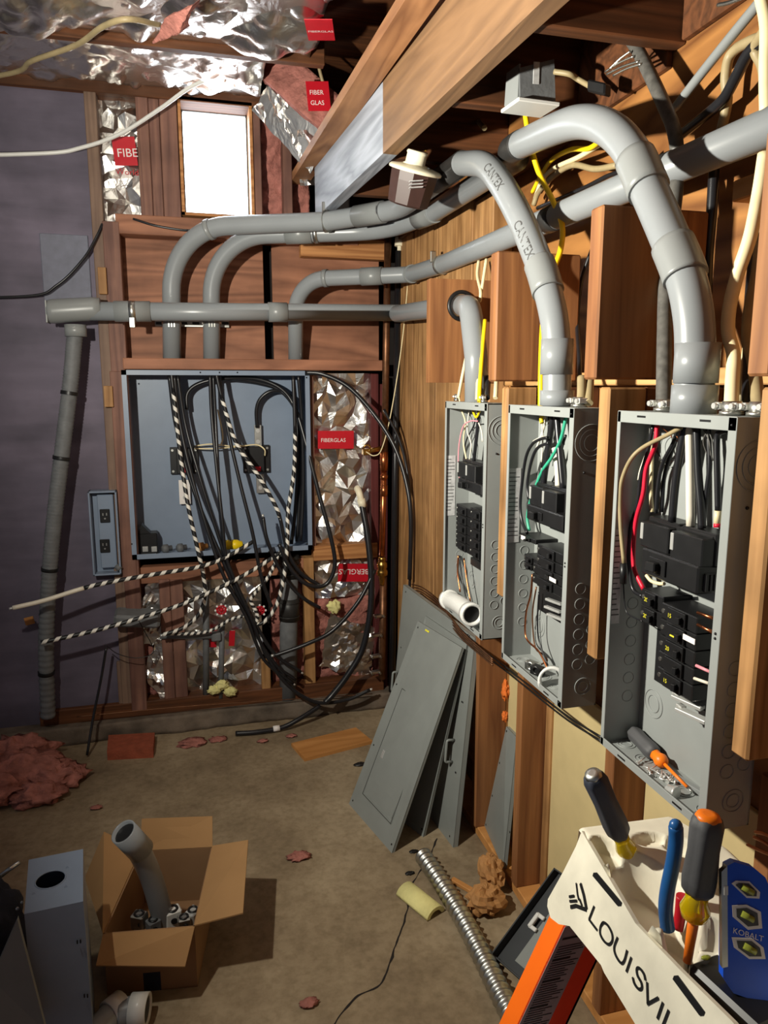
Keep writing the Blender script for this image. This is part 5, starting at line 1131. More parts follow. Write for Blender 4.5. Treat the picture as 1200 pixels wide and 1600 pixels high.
rc('aged tan cable crossing behind the arching conduit to the wall conduit', [(965, 258, 1.03), (930, 264, 1.03), (895, 258, 1.03), (865, 275, 1.04), (842, 300, 1.05), (834, 320, 1.05)], 0.008, 'tan_cable')
rc('black cable crossing behind the arching conduit just above the wall conduit', [(1010, 240, 1.05), (985, 262, 1.05), (950, 275, 1.05), (910, 295, 1.05), (840, 325, 1.05)], 0.006, 'cable')
rc('thin black cable running down the wall behind the middle conduit', [(925, 390, 1.07), (908, 440, 1.06), (902, 500, 1.05), (905, 560, 1.0), (906, 625, 0.95)], 0.006, 'cable')
rc('pale cable stub standing on the middle panel beside the wood strip', [(909, 590, 0.88), (909, 612, 0.87), (908, 630, 0.86)], 0.011, 'tan_cable'); rc('second pale cable stub on the middle panel, right of the first', [(922, 590, 0.90), (921, 612, 0.885), (920, 630, 0.87)], 0.010, 'tan_cable')
rc('cream cable from the far panel clamp curving up behind the elbow', [(735, 520, 0.90), (730, 550, 0.88), (722, 590, 0.86), (716, 622, 0.85)], 0.0055, 'cream'); rc('yellow cable hanging beside the holed block into the far panel', [(758, 500, 0.90), (754, 545, 0.88), (750, 600, 0.86), (749, 628, 0.85)], 0.0065, 'yellow')
rc('cream cable beside the yellow one entering the far panel', [(756, 510, 0.92), (750, 560, 0.88), (746, 600, 0.86), (745, 625, 0.85)], 0.005, 'cream')
rc('looped cream cable ends hanging from the wall conduit above the holed block', [(748, 408, 0.97), (746, 430, 0.95), (751, 455, 0.93), (750, 470, 0.93), (754, 445, 0.94), (760, 405, 0.96)], 0.0055, 'cream')
rc('black cable stub on the far panel next to the wood strip', [(763, 590, 0.90), (762, 605, 0.88), (761, 622, 0.86)], 0.009, 'cable'); rc('pale cable stub at the far panel corner beside the wood strip', [(776, 590, 0.90), (775, 608, 0.88), (774, 622, 0.87)], 0.007, 'cream')
rc('dark cable hanging straight down the plywood at the right, between the cream cables', [(1116, 260, 1.06), (1112, 330, 1.06), (1106, 400, 1.06), (1104, 470, 1.05), (1170, 560, 1.0), (1172, 640, 0.88)][:4], 0.011, 'cable')
rc('black cable entering the nearest panel beside the cream cable', [(1178, 400, 1.03), (1172, 480, 1.0), (1170, 560, 0.95), (1168, 645, 0.88)], 0.0105, 'cable')
rc('tan cable stub hanging from the joist above the paired conduits', [(740, 172, 1.0), (748, 190, 0.99), (757, 200, 0.98)], 0.009, 'tan_cable')
for i, (a, b) in enumerate((((946, 112), (990, 88)), ((948, 116), (998, 96)), ((952, 108), (985, 80)), ((958, 118), (1002, 100)))): rc('frayed bare wire end beside the black braided cable at the joist', [(a[0], a[1], 0.98), ((a[0]+b[0])/2, (a[1]+b[1])/2-2, 0.99), (b[0], b[1], 1.0)], 0.0028, 'zinc', 'bare_wire', 6, grp='frayed wire ends at the joist', cat='wire')
rc('bright bare wire ends poking in at the top right corner', [(1122, 8, 1.0), (1140, 4, 1.0), (1165, -6, 1.0)], 0.004, 'zinc', 'bare_wire', 6, cat='wire')
for i, (dy, dx) in enumerate(((0, 0), (5, 3), (10, 6), (16, 4))): rc('bare copper wires lying on the ledge behind the covers and under the panels', [(636+dx, 912+dy, 1.03), (660, 918+dy*0.8, 1.01), (690, 945+dy*0.7, 0.98), (720, 985+dy*0.7, 0.95), (770, 1030+dy*0.6, 0.93)], 0.003, 'copper_dull', 'bare_wire', 6, grp='copper wires behind the covers', cat='wire')
for i, (a, b, c) in enumerate((((1178, 1308), (1192, 1315), (1215, 1330)), ((1168, 1320), (1185, 1328), (1215, 1340)), ((1180, 1300), (1196, 1304), (1220, 1318)))): rc('bare copper wire ends at the right edge below the nearest panel', [(*a, 0.93), (*b, 0.92), (*c, 0.90)], 0.003, 'copper', 'bare_wire', 6, grp='copper wire ends at the right edge', cat='wire')
for i, (dy) in enumerate((2, 8)): rc('dark cables strung under the panels along the top of the drywall', [(740, 1003+dy, 1.0), (790, 1040+dy, 0.99), (880, 1112+dy, 0.985), (940, 1150+dy, 0.98)], 0.003, 'black', 'cable', 6, grp='dark cables under the panels')
# grey junction box under the joist
J = thing('junction_box', W(830, 168, X=0.93), 'grey junction box on a white plate hanging under the ceiling joists', 'junction box')
z = 2.405; a = W(783, 168, X=0.86); c0 = Vector((0.93, 1.90, 2.44))
def jp(px, py, Y): return W(px, py, Y=Y)
Yj = 1.86; A = jp(813, 156, Yj); Bq = jp(868, 160, Yj); Ct = jp(866, 92, Yj); D = jp(812, 106, Yj)
g = G().prism([A, Bq, Ct, D], (-0.008, 0.05, 0.0)); g.make('box', M['cast'], J)
g = G().prism([A+Vector((-0.006, 0.004, 0)), A+Vector((-0.004, 0.004, 0.086)), A+Vector((-0.018, 0.05, 0.080)), A+Vector((-0.022, 0.05, 0))], (0.004, 0, 0)); g.make('side_cover', M['pvc_dark'], J, 'pale side cover')
c = (A+Bq)/2; g = G().obox(c+Vector((-0.008, 0.03, -0.006)), (1, 0, -0.02), (-0.1, 1, 0), (0.02, 0, 1), 0.058, 0.046, 0.005, 0.002); g.make('base_plate', M['pvc_white'], J, 'white base plate')
c = jp(838, 114, Yj-0.001); G().obox(c, (1, 0, 0.05), (0, 1, 0), (0, 0, 1), 0.0085, 0.001, 0.026, 0.0005).make('label', M['label'], J, 'small printed label')
rc('tan cable entering the junction box from the beam', [(760, 108, 0.90), (790, 104, 0.91), (812, 103, 0.92)], 0.008, 'tan_cable'); rc('tan cable leaving the junction box toward the braided cable', [(866, 112, 0.94), (890, 116, 0.97), (905, 125, 1.0), (940, 145, 1.03)], 0.007, 'tan_cable')
G().obox(W(936, 138, X=1.0), (0.4, -1, -0.5), (1, 0.4, 0), (0, 0, 1), 0.03, 0.014, 0.014, 0.004).thing('cable_staple', M['black'], 'black connector on the tan cable behind the arching conduit', 'connector')
# round lampholder under the beam
Yl = 2.42; ct = W(650, 262, Y=Yl); cb = W(658, 308, Y=Yl+0.02); ax = Vector((0.13, -0.38, 0.92)).normalized()
Lh = thing('lampholder', cb, 'round white porcelain lampholder on a brown bakelite box under the beam', 'lampholder')
top = W(649, 266, Y=Yl)
G().lathe(top-ax*0.002, -ax, [(0, 0.080), (0.03, 0.078), (0.10, 0.070), (0.106, 0.06)], 10, smooth=False).make('box', M['bakelite'], Lh)
G().lathe(top-ax*0.004, ax, [(0, 0.087), (0.006, 0.088), (0.012, 0.082), (0.018, 0.05), (0.022, 0.036)], 32).make('cover', M['beige'], Lh); 
g = G(); sk = top+ax*0.016+Vector((-0.006, 0, 0)); g.lathe(sk, ax, [(0, 0.040), (0.004, 0.033), (0.03, 0.032), (0.034, 0.035), (0.042, 0.034), (0.042, 0.025), (0.02, 0.024)], 24); g.make('socket', M['beige'], Lh)
g = G(); u = ax.orthogonal().normalized(); v = ax.cross(u)
for d in (0.045*u, -0.045*v): g.cyl(top+ax*0.010+d, top+ax*0.017+d, 0.006, None, 8)
g.make('screws', M['cast'], Lh); g = G()
for k in range(3): g.obox(W(650, 283+k*5, Y=Yl-0.070), (1, 0, 0.12), (0, 1, 0), (0, 0, 1), 0.022, 0.006, 0.0012)
g.make('moulded_ribs', M['label'], Lh)
rc('yellow cable going up from the lampholder between the joists', [(664, 238, 0.80), (661, 222, 0.80), (658, 205, 0.81), (655, 190, 0.82)], 0.0075, 'yellow'); rc('white cable going up from the lampholder beside the yellow one', [(640, 234, 0.78), (648, 220, 0.78), (655, 205, 0.79)], 0.0055, 'white_cable')
# ================================================================== covers leaning in the corner
def lean_cover(lab, B1, B2, T1, T2, name='panel_cover', th=0.003, flange=0.022, mat='cover_grey', inset=None, holes=True, hand=None, flat=False):
    """a sheet-metal cover: B1,B2 lower corners, T1,T2 upper ones; flange folds back"""
    B1, B2, T1, T2 = map(Vector, (B1, B2, T1, T2)); ex = (B2-B1).normalized(); n = (T1-B1).cross(B2-B1).normalized()
    if n.dot(EYE-B1) < 0: n = -n
    root = thing(name, (B1+B2)/2, lab, 'panel cover'); g = G()
    g.prism([B1, B2, T2, T1], -n*th)
    for a, b in ((B1, T1), (B2, T2), (T1, T2), (B1, B2)):
        c = (B1+B2+T1+T2)/4; mid = (a+b)/2; d = (b-a).normalized(); inn = (c-mid); inn = (inn-d*inn.dot(d)).normalized()
        g.prism([a, b, b+inn*th, a+inn*th], -n*flange)
    gf = g
    P = lambda u, v, k=0.0: B1 + (B2-B1)*u + (T1-B1)*v + n*k
    if inset:
        u0_, u1_, v0_, v1_ = inset; q = [P(u0_, v0_, .001), P(u1_, v0_, .001), P(u1_, v1_, .001), P(u0_, v1_, .001)]
        g = G()
        for i in range(4): a, b = q[i], q[(i+1) % 4]; g.tube([a, b], 0.0035, 6, smooth=False)
        g.prism([P(u0_+.02, v0_+.02, .0005), P(u1_-.02, v0_+.02, .0005), P(u1_-.02, v1_-.02, .0005), P(u0_+.02, v1_-.02, .0005)], n*0.0022)
        g.cm = 1
        for i in range(4): a, b = q[i], q[(i+1) % 4]; g.tube([a+n*0.0026, b+n*0.0026], 0.0016, 4, smooth=False)
        o = g.make('door', [M[mat], M['tape']], root); c = P(u0_+0.10, (v0_+v1_)/2-0.05, 0.004); up_ = (T1-B1).normalized()
        G().obox(c, ex, up_, n, 0.008, 0.016, 0.003, 0.002).make('latch', M['alu'], o, 'small bright latch')
    if holes:
        g = gf; g.cm = 1
        for u in (0.05, 0.95):
            for v in (0.03, 0.33, 0.66, 0.97): g.cyl(P(u, v, 0.0), P(u, v, 0.001), 0.0038, None, 10)
    gf.make('face', [M[mat], M['black']], root)
    for (u, v) in (hand or []):
        g = G(); up_ = (T1-B1).normalized(); a = P(u, v, 0); b = a+up_*0.085; g.tube(fillet([a, a+n*0.03, b+n*0.03, b], 0.008, 5), 0.005, 10); g.make('handle', M[mat], root)
    return root
lean_cover('widest grey cover at the back of the leaning stack, with pull handles on its edges', (0.812, 3.02, 0), (0.880, 2.335, 0), (0.905, 3.10, 0.812), (0.980, 2.411, 0.786), flange=0.02, hand=[(0.055, 0.42), (0.90, 0.36)])
d = Vector((0.040, 0.02, 0.012))
lean_cover('middle grey panel cover, mostly hidden behind the front one of the leaning stack', Vector((0.563, 2.72, 0))+Vector((0.098, 0.03, 0)), W(661, 1308, Z=0), Vector((0.88, 2.797, 0.738))+d, Vector((0.938, 2.432, 0.745))+d*0.6, flange=0.012)
c = lean_cover('front grey panel cover of the leaning stack, with a recessed door', (0.563, 2.72, 0), (0.649, 2.362, 0), (0.88, 2.797, 0.738), (0.938, 2.432, 0.745), inset=(0.19, 0.83, 0.10, 0.66), flange=0.012)
a = W(672, 978, X=0.88); g = G(); n = Vector((-0.9, -0.2, 0.4)).normalized()
B1_, T1_, T2_ = Vector((0.563, 2.72, 0)), Vector((0.88, 2.797, 0.738)), Vector((0.938, 2.432, 0.745)); up_ = (T1_-B1_).normalized(); ex = (T2_-T1_).normalized(); n = ex.cross(up_)
if n.dot(EYE-T1_) < 0: n = -n
p = T1_ + ex*0.10 - up_*0.015 + n*0.002; G().obox(p, ex, up_, n, 0.016, 0.0035, 0.0008).make('rating_label', M['yellow_label'], c, 'yellow rating label')
lean_cover('plain grey trim cover leaning on the drywall by the lower stud', W(757, 1290, Z=0.04), W(786, 1357, Z=0.04), W(791, 1135, X=1.07), W(807, 1152, X=1.07), flange=0.014)
B1_ = W(774, 1496, Z=0.0); T1_ = W(872, 1362, X=1.05); B2_ = W(842, 1556, Z=0)
r = thing('panel_cover', B1_, 'dark cover box leaning behind the ladder, with white hinge clips', 'panel cover')
n = (T1_-B1_).cross(B2_-B1_).normalized(); n = n if n.dot(EYE-B1_) > 0 else -n
T2_ = T1_ + (B2_-B1_)
g = G().prism([B1_, B2_, T2_, T1_], -n*0.003)
for a, b in ((B1_, T1_), (B1_, B2_), (T1_, T2_)): c_ = (B1_+B2_+T1_+T2_)/4; m_ = (a+b)/2; dd = (b-a).normalized(); inn = (c_-m_); inn = (inn-dd*inn.dot(dd)).normalized(); g.prism([a, b, b+inn*0.004, a+inn*0.004], n*0.03)
g.make('shell', M['dark_cover'], r); dd = (T1_-B1_).normalized(); ee = (B2_-B1_).normalized()
g = G().prism([B1_+ee*0.06+dd*0.03+n*0.004, B1_+ee*0.15+dd*0.03+n*0.004, B1_+ee*0.15+dd*0.25+n*0.004, B1_+ee*0.06+dd*0.25+n*0.004], n*0.003); g.make('inner_plate', M['cover_grey'], r, 'grey inner plate')
q = W(838, 1441, Y=B1_.y-0.02); q = Wp(838, 1441, B1_, n)+n*0.016
g = G().obox(q, ee, dd, n, 0.006, 0.024, 0.006, 0.002); g.obox(q-dd*0.02+ee*0.011, ee, dd, n, 0.014, 0.006, 0.004, 0.002); g.obox(q+dd*0.02+ee*0.010, ee, dd, n, 0.014, 0.006, 0.004, 0.002); g.make('hinge_clip', M['pvc_white'], r, 'white hinge clips')

# ================================================================== the cardboard box and its contents
hb = 0.195; FL_, FR_, BR_, BL_ = Vector((-0.300, 1.950, 0)), Vector((-0.052, 1.915, 0)), Vector((0.008, 2.275, 0)), Vector((-0.222, 2.315, 0)); up3 = Vector((0, 0, hb)); tc_ = 0.004
K = thing('cardboard_box', (FL_+BR_)/2, 'open brown cardboard box with spread flaps on the floor, holding conduit parts', 'box')
g = G()
cen = (FL_+FR_+BR_+BL_)/4
for a, b in ((FL_, FR_), (FR_, BR_), (BR_, BL_), (BL_, FL_)):
    m_ = (cen-(a+b)/2); dd = (b-a).normalized(); m_ = (m_-dd*m_.dot(dd)).normalized()*tc_
    g.prism([a, b, b+up3, a+up3], m_)
g.prism([FL_, FR_, BR_, BL_], (0, 0, 0.004)); g.make('carton', M['card_out'], K)
def flap(pts, lab=None):
    P = [Vector(p) for p in pts]; n = (P[1]-P[0]).cross(P[-1]-P[0]).normalized(); g = G(); g.prism(P, n*0.004)
    g.make('flap', M['card'], K, lab)
flap([FL_+up3, FR_+up3, W(289, 1510, Y=1.845), W(150, 1508, Y=1.855)])
flap([BL_+up3, BR_+up3, W(332, 1275, Y=2.33), W(222, 1279, Y=2.36)])
flap([FR_+up3, W(380, 1428, Z=0.215), W(388, 1314, Z=0.235), BR_+up3])
flap([FL_+up3, BL_+up3, W(163, 1301, X=-0.335), W(133, 1373, X=-0.39)])
p_ = W(238, 1534, Y=1.933); G().obox(Vector((p_.x, 1.934, 0.03)), (FR_-FL_), (0.14, 1, 0), (0, 0, 1), 0.024, 0.0015, 0.03).make('tape_strip', M['navy_bag'], K, 'dark tape strip')
path = smooth_path([W(262, 1470, Y=2.12), W(252, 1425, Y=2.10), W(236, 1370, Y=2.08), W(215, 1325, Y=2.05), W(196, 1303, Y=2.03)], 10)
r = thing('conduit_elbow', path[0], 'grey conduit elbow standing in the cardboard box', 'pipe fitting'); path[0].z = max(0.02, path[0].z)
low = path[0]+ (path[0]-path[5]).normalized()*0.10; low.z = max(low.z, 0.04)
G().tube([low]+path, 0.032, 24).make('pipe', M['pvc'], r); q = path[-1]; dd = (path[-1]-path[-4]).normalized(); g = G(); g.hollow(q-dd*0.09, q+dd*0.012, 0.037, 0.032); g.make('bell_end', M['pvc'], r)
G().cyl(q+dd*0.0005, q+dd*0.001, 0.031, None, 20).make('bore', M['black'], r, 'dark bore')
def small_fit(px, py, lab, mt, sc, yaw, Y=2.10, z=0.10):
    c = W(px, py, Z=z); g = G(); g.obox(c, (math.cos(yaw), math.sin(yaw), 0), (-math.sin(yaw), math.cos(yaw), 0), (0, 0, 1), 0.022*sc, 0.018*sc, 0.024*sc, 0.004)
    r_ = thing('metal_fitting', c, lab, 'fitting'); g.make('body', M[mt], r_); h = G(); h.ring(c+Vector((0, 0, 0.024*sc)), (0, 0, 1), 0.013*sc, 0.004*sc, 16); h.cyl(c+Vector((0.005, -0.019*sc, 0)), c+Vector((0.005, -0.021*sc, 0)), 0.009*sc, None, 12); h.make('opening', M['black'], r_, 'dark opening')
small_fit(270, 1432, 'white tagged fitting in the cardboard box, right of the elbow', 'pvc_white', 1.1, 0.3); small_fit(302, 1432, 'bright metal fitting at the right in the cardboard box', 'alu', 1.0, 0.9); small_fit(218, 1438, 'metal fitting at the left in the cardboard box', 'zinc', 1.0, -0.5)
small_fit(288, 1442, 'dull metal fitting between the others in the cardboard box', 'zinc', 0.9, 0.1); small_fit(240, 1446, 'small fitting beside the elbow foot in the cardboard box', 'cast', 0.9, 0.5)
# ------------------------------------------------------------------ grey meter can, cover and bag at the lower left
zt2 = 0.45; c4_ = [W(38, 1430, Z=zt2), W(130, 1410, Z=zt2), W(130, 1328, Z=zt2), W(45, 1345, Z=zt2)]
R_ = thing('meter_can', (c4_[0]+c4_[2])/2 - Vector((0, 0, zt2)), 'tall grey metal enclosure with a round hole in its top, at the lower left', 'electrical box')
cen = sum(c4_, Vector())/4; hc = W(79, 1376, Z=zt2); hr = 0.036; g = G()
for i in range(4):
    a, b = c4_[i], c4_[(i+1) % 4]; m_ = cen-(a+b)/2; dd = (b-a).normalized(); m_ = (m_-dd*m_.dot(dd)).normalized()*0.003; low = Vector((0, 0, -zt2+0.002))
    sk = Vector((0, 0, 0)); g.prism([a, b, b+low, a+low], m_)
ang = sorted([2*PI*k/32 for k in range(32)] + [math.atan2((p-hc).y, (p-hc).x) % (2*PI) for p in c4_])
def hit(a):
    d_ = Vector((math.cos(a), math.sin(a), 0)); best = None
    for i in range(4):
        p, q = c4_[i], c4_[(i+1) % 4]; e_ = q-p; den = d_.x*e_.y-d_.y*e_.x
        if abs(den) < 1e-9: continue
        t_ = ((p-hc).x*e_.y-(p-hc).y*e_.x)/den; s_ = ((p-hc).x*d_.y-(p-hc).y*d_.x)/den
        if t_ > 0 and -1e-6 <= s_ <= 1+1e-6 and (best is None or t_ < best): best = t_
    return hc+d_*(best or 0.06)
I = []; O_ = []; I2 = []; O2 = []
for a in ang:
    p = hc+Vector((math.cos(a), math.sin(a), 0))*hr; q = hit(a); dz = Vector((0, 0, 0.003))
    I.append(g.vert(p)); O_.append(g.vert(q)); I2.append(g.vert(p+dz)); O2.append(g.vert(q+dz))
k = len(ang)
for i in range(k):
    j = (i+1) % k; g.face((I2[i], I2[j], O2[j], O2[i])); g.face((I[i], O_[i], O_[j], I[j])); g.face((I[i], I[j], I2[j], I2[i])); g.face((O_[i], O2[i], O2[j], O_[j]))
g.ring(hc+Vector((0, 0, 0.003)), (0, 0, 1), hr, 0.002, 32)
for (px, py) in ((52, 1397), (103, 1386), (105, 1356)): g.cyl(W(px, py, Z=zt2+0.0031), W(px, py, Z=zt2+0.004), 0.004, None, 8)
g.cm = 1
for px, py in ((121, 1471), (126, 1470), (132, 1555), (137, 1555)): p = W(px, py, Y=c4_[0].y-0.0045+0.01*(px-38)/92); g.box(p.x-0.0015, p.x+0.0015, p.y-0.004, p.y, p.z-0.004, p.z+0.004)
g.make('can', [M['trough_grey'], M['black']], R_)
P = [W(27, 1437, Y=1.70), W(72, 1612, Y=1.66), W(-120, 1640, Y=1.66), W(-14, 1530, Y=1.69)]
G().prism(P, (0.0, 0.012, 0.002)).thing('loose_panel', M['cover_grey'], 'pointed grey sheet panel leaning in the lower left corner of the picture', 'sheet metal')
r = thing('tool_bag', (-0.62, 2.05, 0), 'dark blue tool bag behind the tall grey enclosure at the left edge', 'bag')
G().lump((-0.66, 2.05, 0.17), 0.19, 3.3, 0.22, 7, (0.8, 0.75, 0.9), 18).make('body', M['navy_bag'], r); g = G(); g.tube(smooth_path([W(2, 1368, Y=1.94), W(15, 1358, Y=1.93), W(30, 1348, Y=1.95)], 6), 0.006, 8); g.make('metal_strip', M['zinc'], r); g = G(); g.sphere(W(27, 1420, Y=1.92), 0.005, 8, 5); g.sphere(W(34, 1410, Y=1.92), 0.004, 8, 5); g.make('rivets', M['zinc'], r)
for (p0, p1, p2, lab) in (((140, 1625), (175, 1585), (190, 1572), 'pale grey conduit elbow lying at the bottom edge by the enclosure'), ((185, 1584), (210, 1578), (228, 1577), 'short grey conduit coupling lying in front of the cardboard box')):
    P = smooth_path([W(*p0, Z=0.042), W(*p1, Z=0.042), W(*p2, Z=0.042)], 8); r = thing('conduit_elbow', P[1], lab, 'pipe fitting'); G().tube(P, 0.035, 22).make('pipe', M['pvc'], r); q = P[-1]; dd = (P[-1]-P[-2]).normalized(); g = G(); g.hollow(q-dd*0.04, q+dd*0.006, 0.041, 0.034); g.make('bell_end', M['pvc_white'], r); G().cyl(q+dd*0.0005, q+dd*0.001, 0.034, None, 18).make('bore', M['black'], r, 'dark bore')
# ================================================================== things on the floor
P = [Vector((0.742, 2.275, 0.033)), Vector((0.757, 2.12, 0.033)), Vector((0.768, 1.96, 0.033)), Vector((0.769, 1.80, 0.033)), Vector((0.766, 1.64, 0.033)), Vector((0.764, 1.50, 0.033)), Vector((0.76, 1.30, 0.033))]
path = smooth_path(P, 70); L = 0; rr = []
for i, p in enumerate(path):
    if i: L += (p-path[i-1]).length
    rr.append(0.0285 + 0.0038*math.sin(2*PI*L/0.026))
r = thing('flexible_conduit', path[0], 'coarse silver flexible metal conduit lying on the concrete floor', 'flexible conduit')
G().tube(path, rr, 24).make('corrugated_tube', M['zinc'], r); dd = (path[0]-path[2]).normalized(); G().cyl(path[0]+dd*0.0005, path[0]+dd*0.001, 0.023, None, 18).make('bore', M['black'], r, 'dark bore')
a = Vector((0.638, 2.150, 0.0)); b = Vector((0.702, 2.008, 0.0)); dd = (b-a).normalized(); sd_ = Vector((-dd.y, dd.x, 0)); g = G(); n_ = 14; pr = []
for i in range(n_+1):
    t_ = PI*(0.05+0.9*i/n_); pr.append((math.cos(t_), math.sin(t_)))
pts = [a + sd_*x*0.040 + Vector((0, 0, z*0.034)) for x, z in pr] + [a + sd_*x*0.026 + Vector((0, 0, z*0.022)) for x, z in pr[::-1]]
g.prism(pts, b-a, True); g.thing('foam_sleeve', M['foam'], 'pale yellow half round foam sleeve on the floor beside the silver flexible conduit', 'foam')
r = thing('paper_bag', (0.88, 2.03, 0), 'crumpled brown paper bag on the floor by the lower stud', 'paper bag'); g = G()
def crump(c, rx, seed):
    h = G(); h.lump(c, 1.0, seed, 0.34, 10, rx, 12); h.sm = [False]*len(h.sm); return h
g = crump(Vector((0.868, 1.99, 0.045)), (0.062, 0.05, 0.045), 2.0); k = len(g.v); h = crump(Vector((0.93, 2.10, 0.06)), (0.04, 0.06, 0.055), 6.0); g.v += h.v; g.f += [tuple(i+k for i in f) for f in h.f]; g.sm += h.sm; g.mi += h.mi; g.make('crumpled_paper', M['kraft'], r)
def stick(lab, p0, p1, wd, ht, mat='plank', z=0):
    a = W(*p0, Z=z+ht/2); b = W(*p1, Z=z+ht/2); d_ = (b-a); G().obox((a+b)/2, d_, Vector((-d_.y, d_.x, 0)), (0, 0, 1), d_.length/2, wd/2, ht/2, 0.002).thing('wood_stick', M[mat], lab, 'wood stick')
stick('short brown wood stick on the floor behind the silver flexible conduit', (706, 1374), (755, 1402), 0.02, 0.014); stick('long brown wood stick lying along the silver flexible conduit', (713, 1395), (775, 1512), 0.018, 0.014)
P = [W(455, 1166, Z=0.0), W(476, 1190, Z=0.0), W(582, 1162, Z=0.0), W(556, 1141, Z=0.0)]; G().prism(P, (0, 0, 0.016)).thing('floor_board', M['plank'], 'tan board lying flat on the floor near the corner', 'board')
P = [W(168, 1188, Z=0.0), W(240, 1184, Z=0.0), W(242, 1152, Z=0.02), W(170, 1156, Z=0.02)]; P = [Vector((p.x, p.y, 0)) for p in P]; G().prism(P, (0, 0, 0.045)).thing('brick', M['clay'], 'reddish brick lying on the floor against the far wall', 'brick')
bits = [((-0.78, 3.26, 0.05), 0.13, (1.3, 0.8, 0.5)), ((-0.64, 3.20, 0.03), 0.10, (1.2, 0.9, 0.5)), ((-0.90, 3.14, 0.04), 0.14, (1.1, 0.8, 0.4)), ((-0.69, 3.07, 0.03), 0.09, (1.1, 0.8, 0.45)), ((-0.84, 3.40, 0.06), 0.12, (1.3, 0.8, 0.6)), ((-1.02, 3.28, 0.06), 0.16, (1, 0.8, 0.5))]
for i, (c, rd, sc) in enumerate(bits): G().lump(c, rd, i*4.4+1, 0.45, 10, sc, 16).thing('insulation_clump', M['pink'], 'pink fibreglass clump in the heap on the floor at the left wall', 'insulation', 'heaped pink insulation at the left')
for i, (px, py, rd, lab) in enumerate(((467, 1338, 0.032, 'pink fluff tuft lying alone in the middle of the floor'), (300, 1161, 0.05, 'pink fluff strip on the floor along the far wall'), (340, 1155, 0.03, 'pink fluff piece at the end of the strip by the black cable'), (410, 1158, 0.02, 'small pink fluff bit on the floor under the black cable'), (150, 1262, 0.018, 'small pink fluff bit in front of the insulation heap'), (62, 1240, 0.04, 'pink fluff tuft at the front edge of the insulation heap'), (482, 1567, 0.02, 'pink fluff bit on the floor near the bottom edge'), (455, 1150, 0.02, 'small pink fluff bit beside the tan floor board'))):
    c = W(px, py, Z=0.006); c.z = 0.008; G().lump(c, rd, i*2.3+9, 0.5, 11, (1.3, 0.8, 0.3), 10).thing('insulation_tuft', M['pink'], lab, 'insulation')
for (px, py, lab) in ((640, 1364, 'small black plastic chip on the floor beside the crack'), (646, 1330, 'tiny black chip on the floor in front of the leaning covers'), (563, 1194, 'black knob on the floor left of the front leaning cover')):
    c = W(px, py, Z=0.004); G().lump(c, 0.012 if py > 1200 else 0.02, px*0.01, 0.3, 8, (1.5, 0.8, 0.4), 8).thing('plastic_chip', M['black'], lab, 'debris')
# ================================================================== the step ladder and the tools on it
ZC = 1.12; LA = Vector((0.478, 0.795, ZC)); LN = Vector((0.450, 0.30, ZC)); LB_ = W(855, 1411, X=0.443)
na = (LN-LA).cross(LB_-LA).normalized(); na = na if na.x < 0 else -na
LD = thing('step_ladder', (0.50, 0.6, 0), 'orange step ladder with a grimy white top cap, in the near right corner', 'ladder')
# top of the cap: a plate with moulded tool recesses
e_ = (LN-LA).normalized(); f_ = Vector((-e_.y, e_.x, 0)); f_ = f_ if f_.x > 0 else -f_
wid = 0.168; lng = 0.50
bas = []
for (px, py, rf, re_, dp) in ((948, 1326, 0.019, 0.026, 0.022), (1016, 1383, 0.034, 0.062, 0.06), (1048, 1420, 0.03, 0.035, 0.075), (1016, 1311, 0.022, 0.013, 0.012), (1074, 1453, 0.012, 0.011, 0.05), (1105, 1447, 0.02, 0.014, 0.04), (1140, 1520, 0.052, 0.075, 0.06), (1062, 1322, 0.018, 0.02, 0.02), (1110, 1372, 0.02, 0.03, 0.03)):
    p = W(px, py, Z=ZC) - LA; bas.append((p.dot(f_), p.dot(e_), rf, re_, dp))
g = G(); nu, nv = 62, 170; grid = []; low = []
for j in range(nv+1):
    r1 = []; r2 = []
    for i in range(nu+1):
        u_ = wid*i/nu; v_ = lng*j/nv; z = 0.0
        for (cf, ce, rf, re_, dp) in bas:
            q = math.sqrt(((u_-cf)/rf)**2 + ((v_-ce)/re_)**2); s_ = min(1, max(0, (1.12-q)/0.24)); z = min(z, -dp*s_*s_*(3-2*s_))
        cut = 0.0
        if u_ > wid*0.80 and v_ < 0.09: cut = (u_-wid*0.80)/(wid*0.2)
        p = LA + f_*u_ + e_*max(v_, cut*0.085); edge = min(u_, wid-u_, v_+0.004)/0.008
        p = p + Vector((0, 0, z - (0.004*(1-min(1, edge))**2 if edge < 1 else 0)))
        r1.append(g.vert(p))
    grid.append(r1)
for j in range(nv):
    for i in range(nu): g.face((grid[j][i], grid[j][i+1], grid[j+1][i+1], grid[j+1][i]), True)
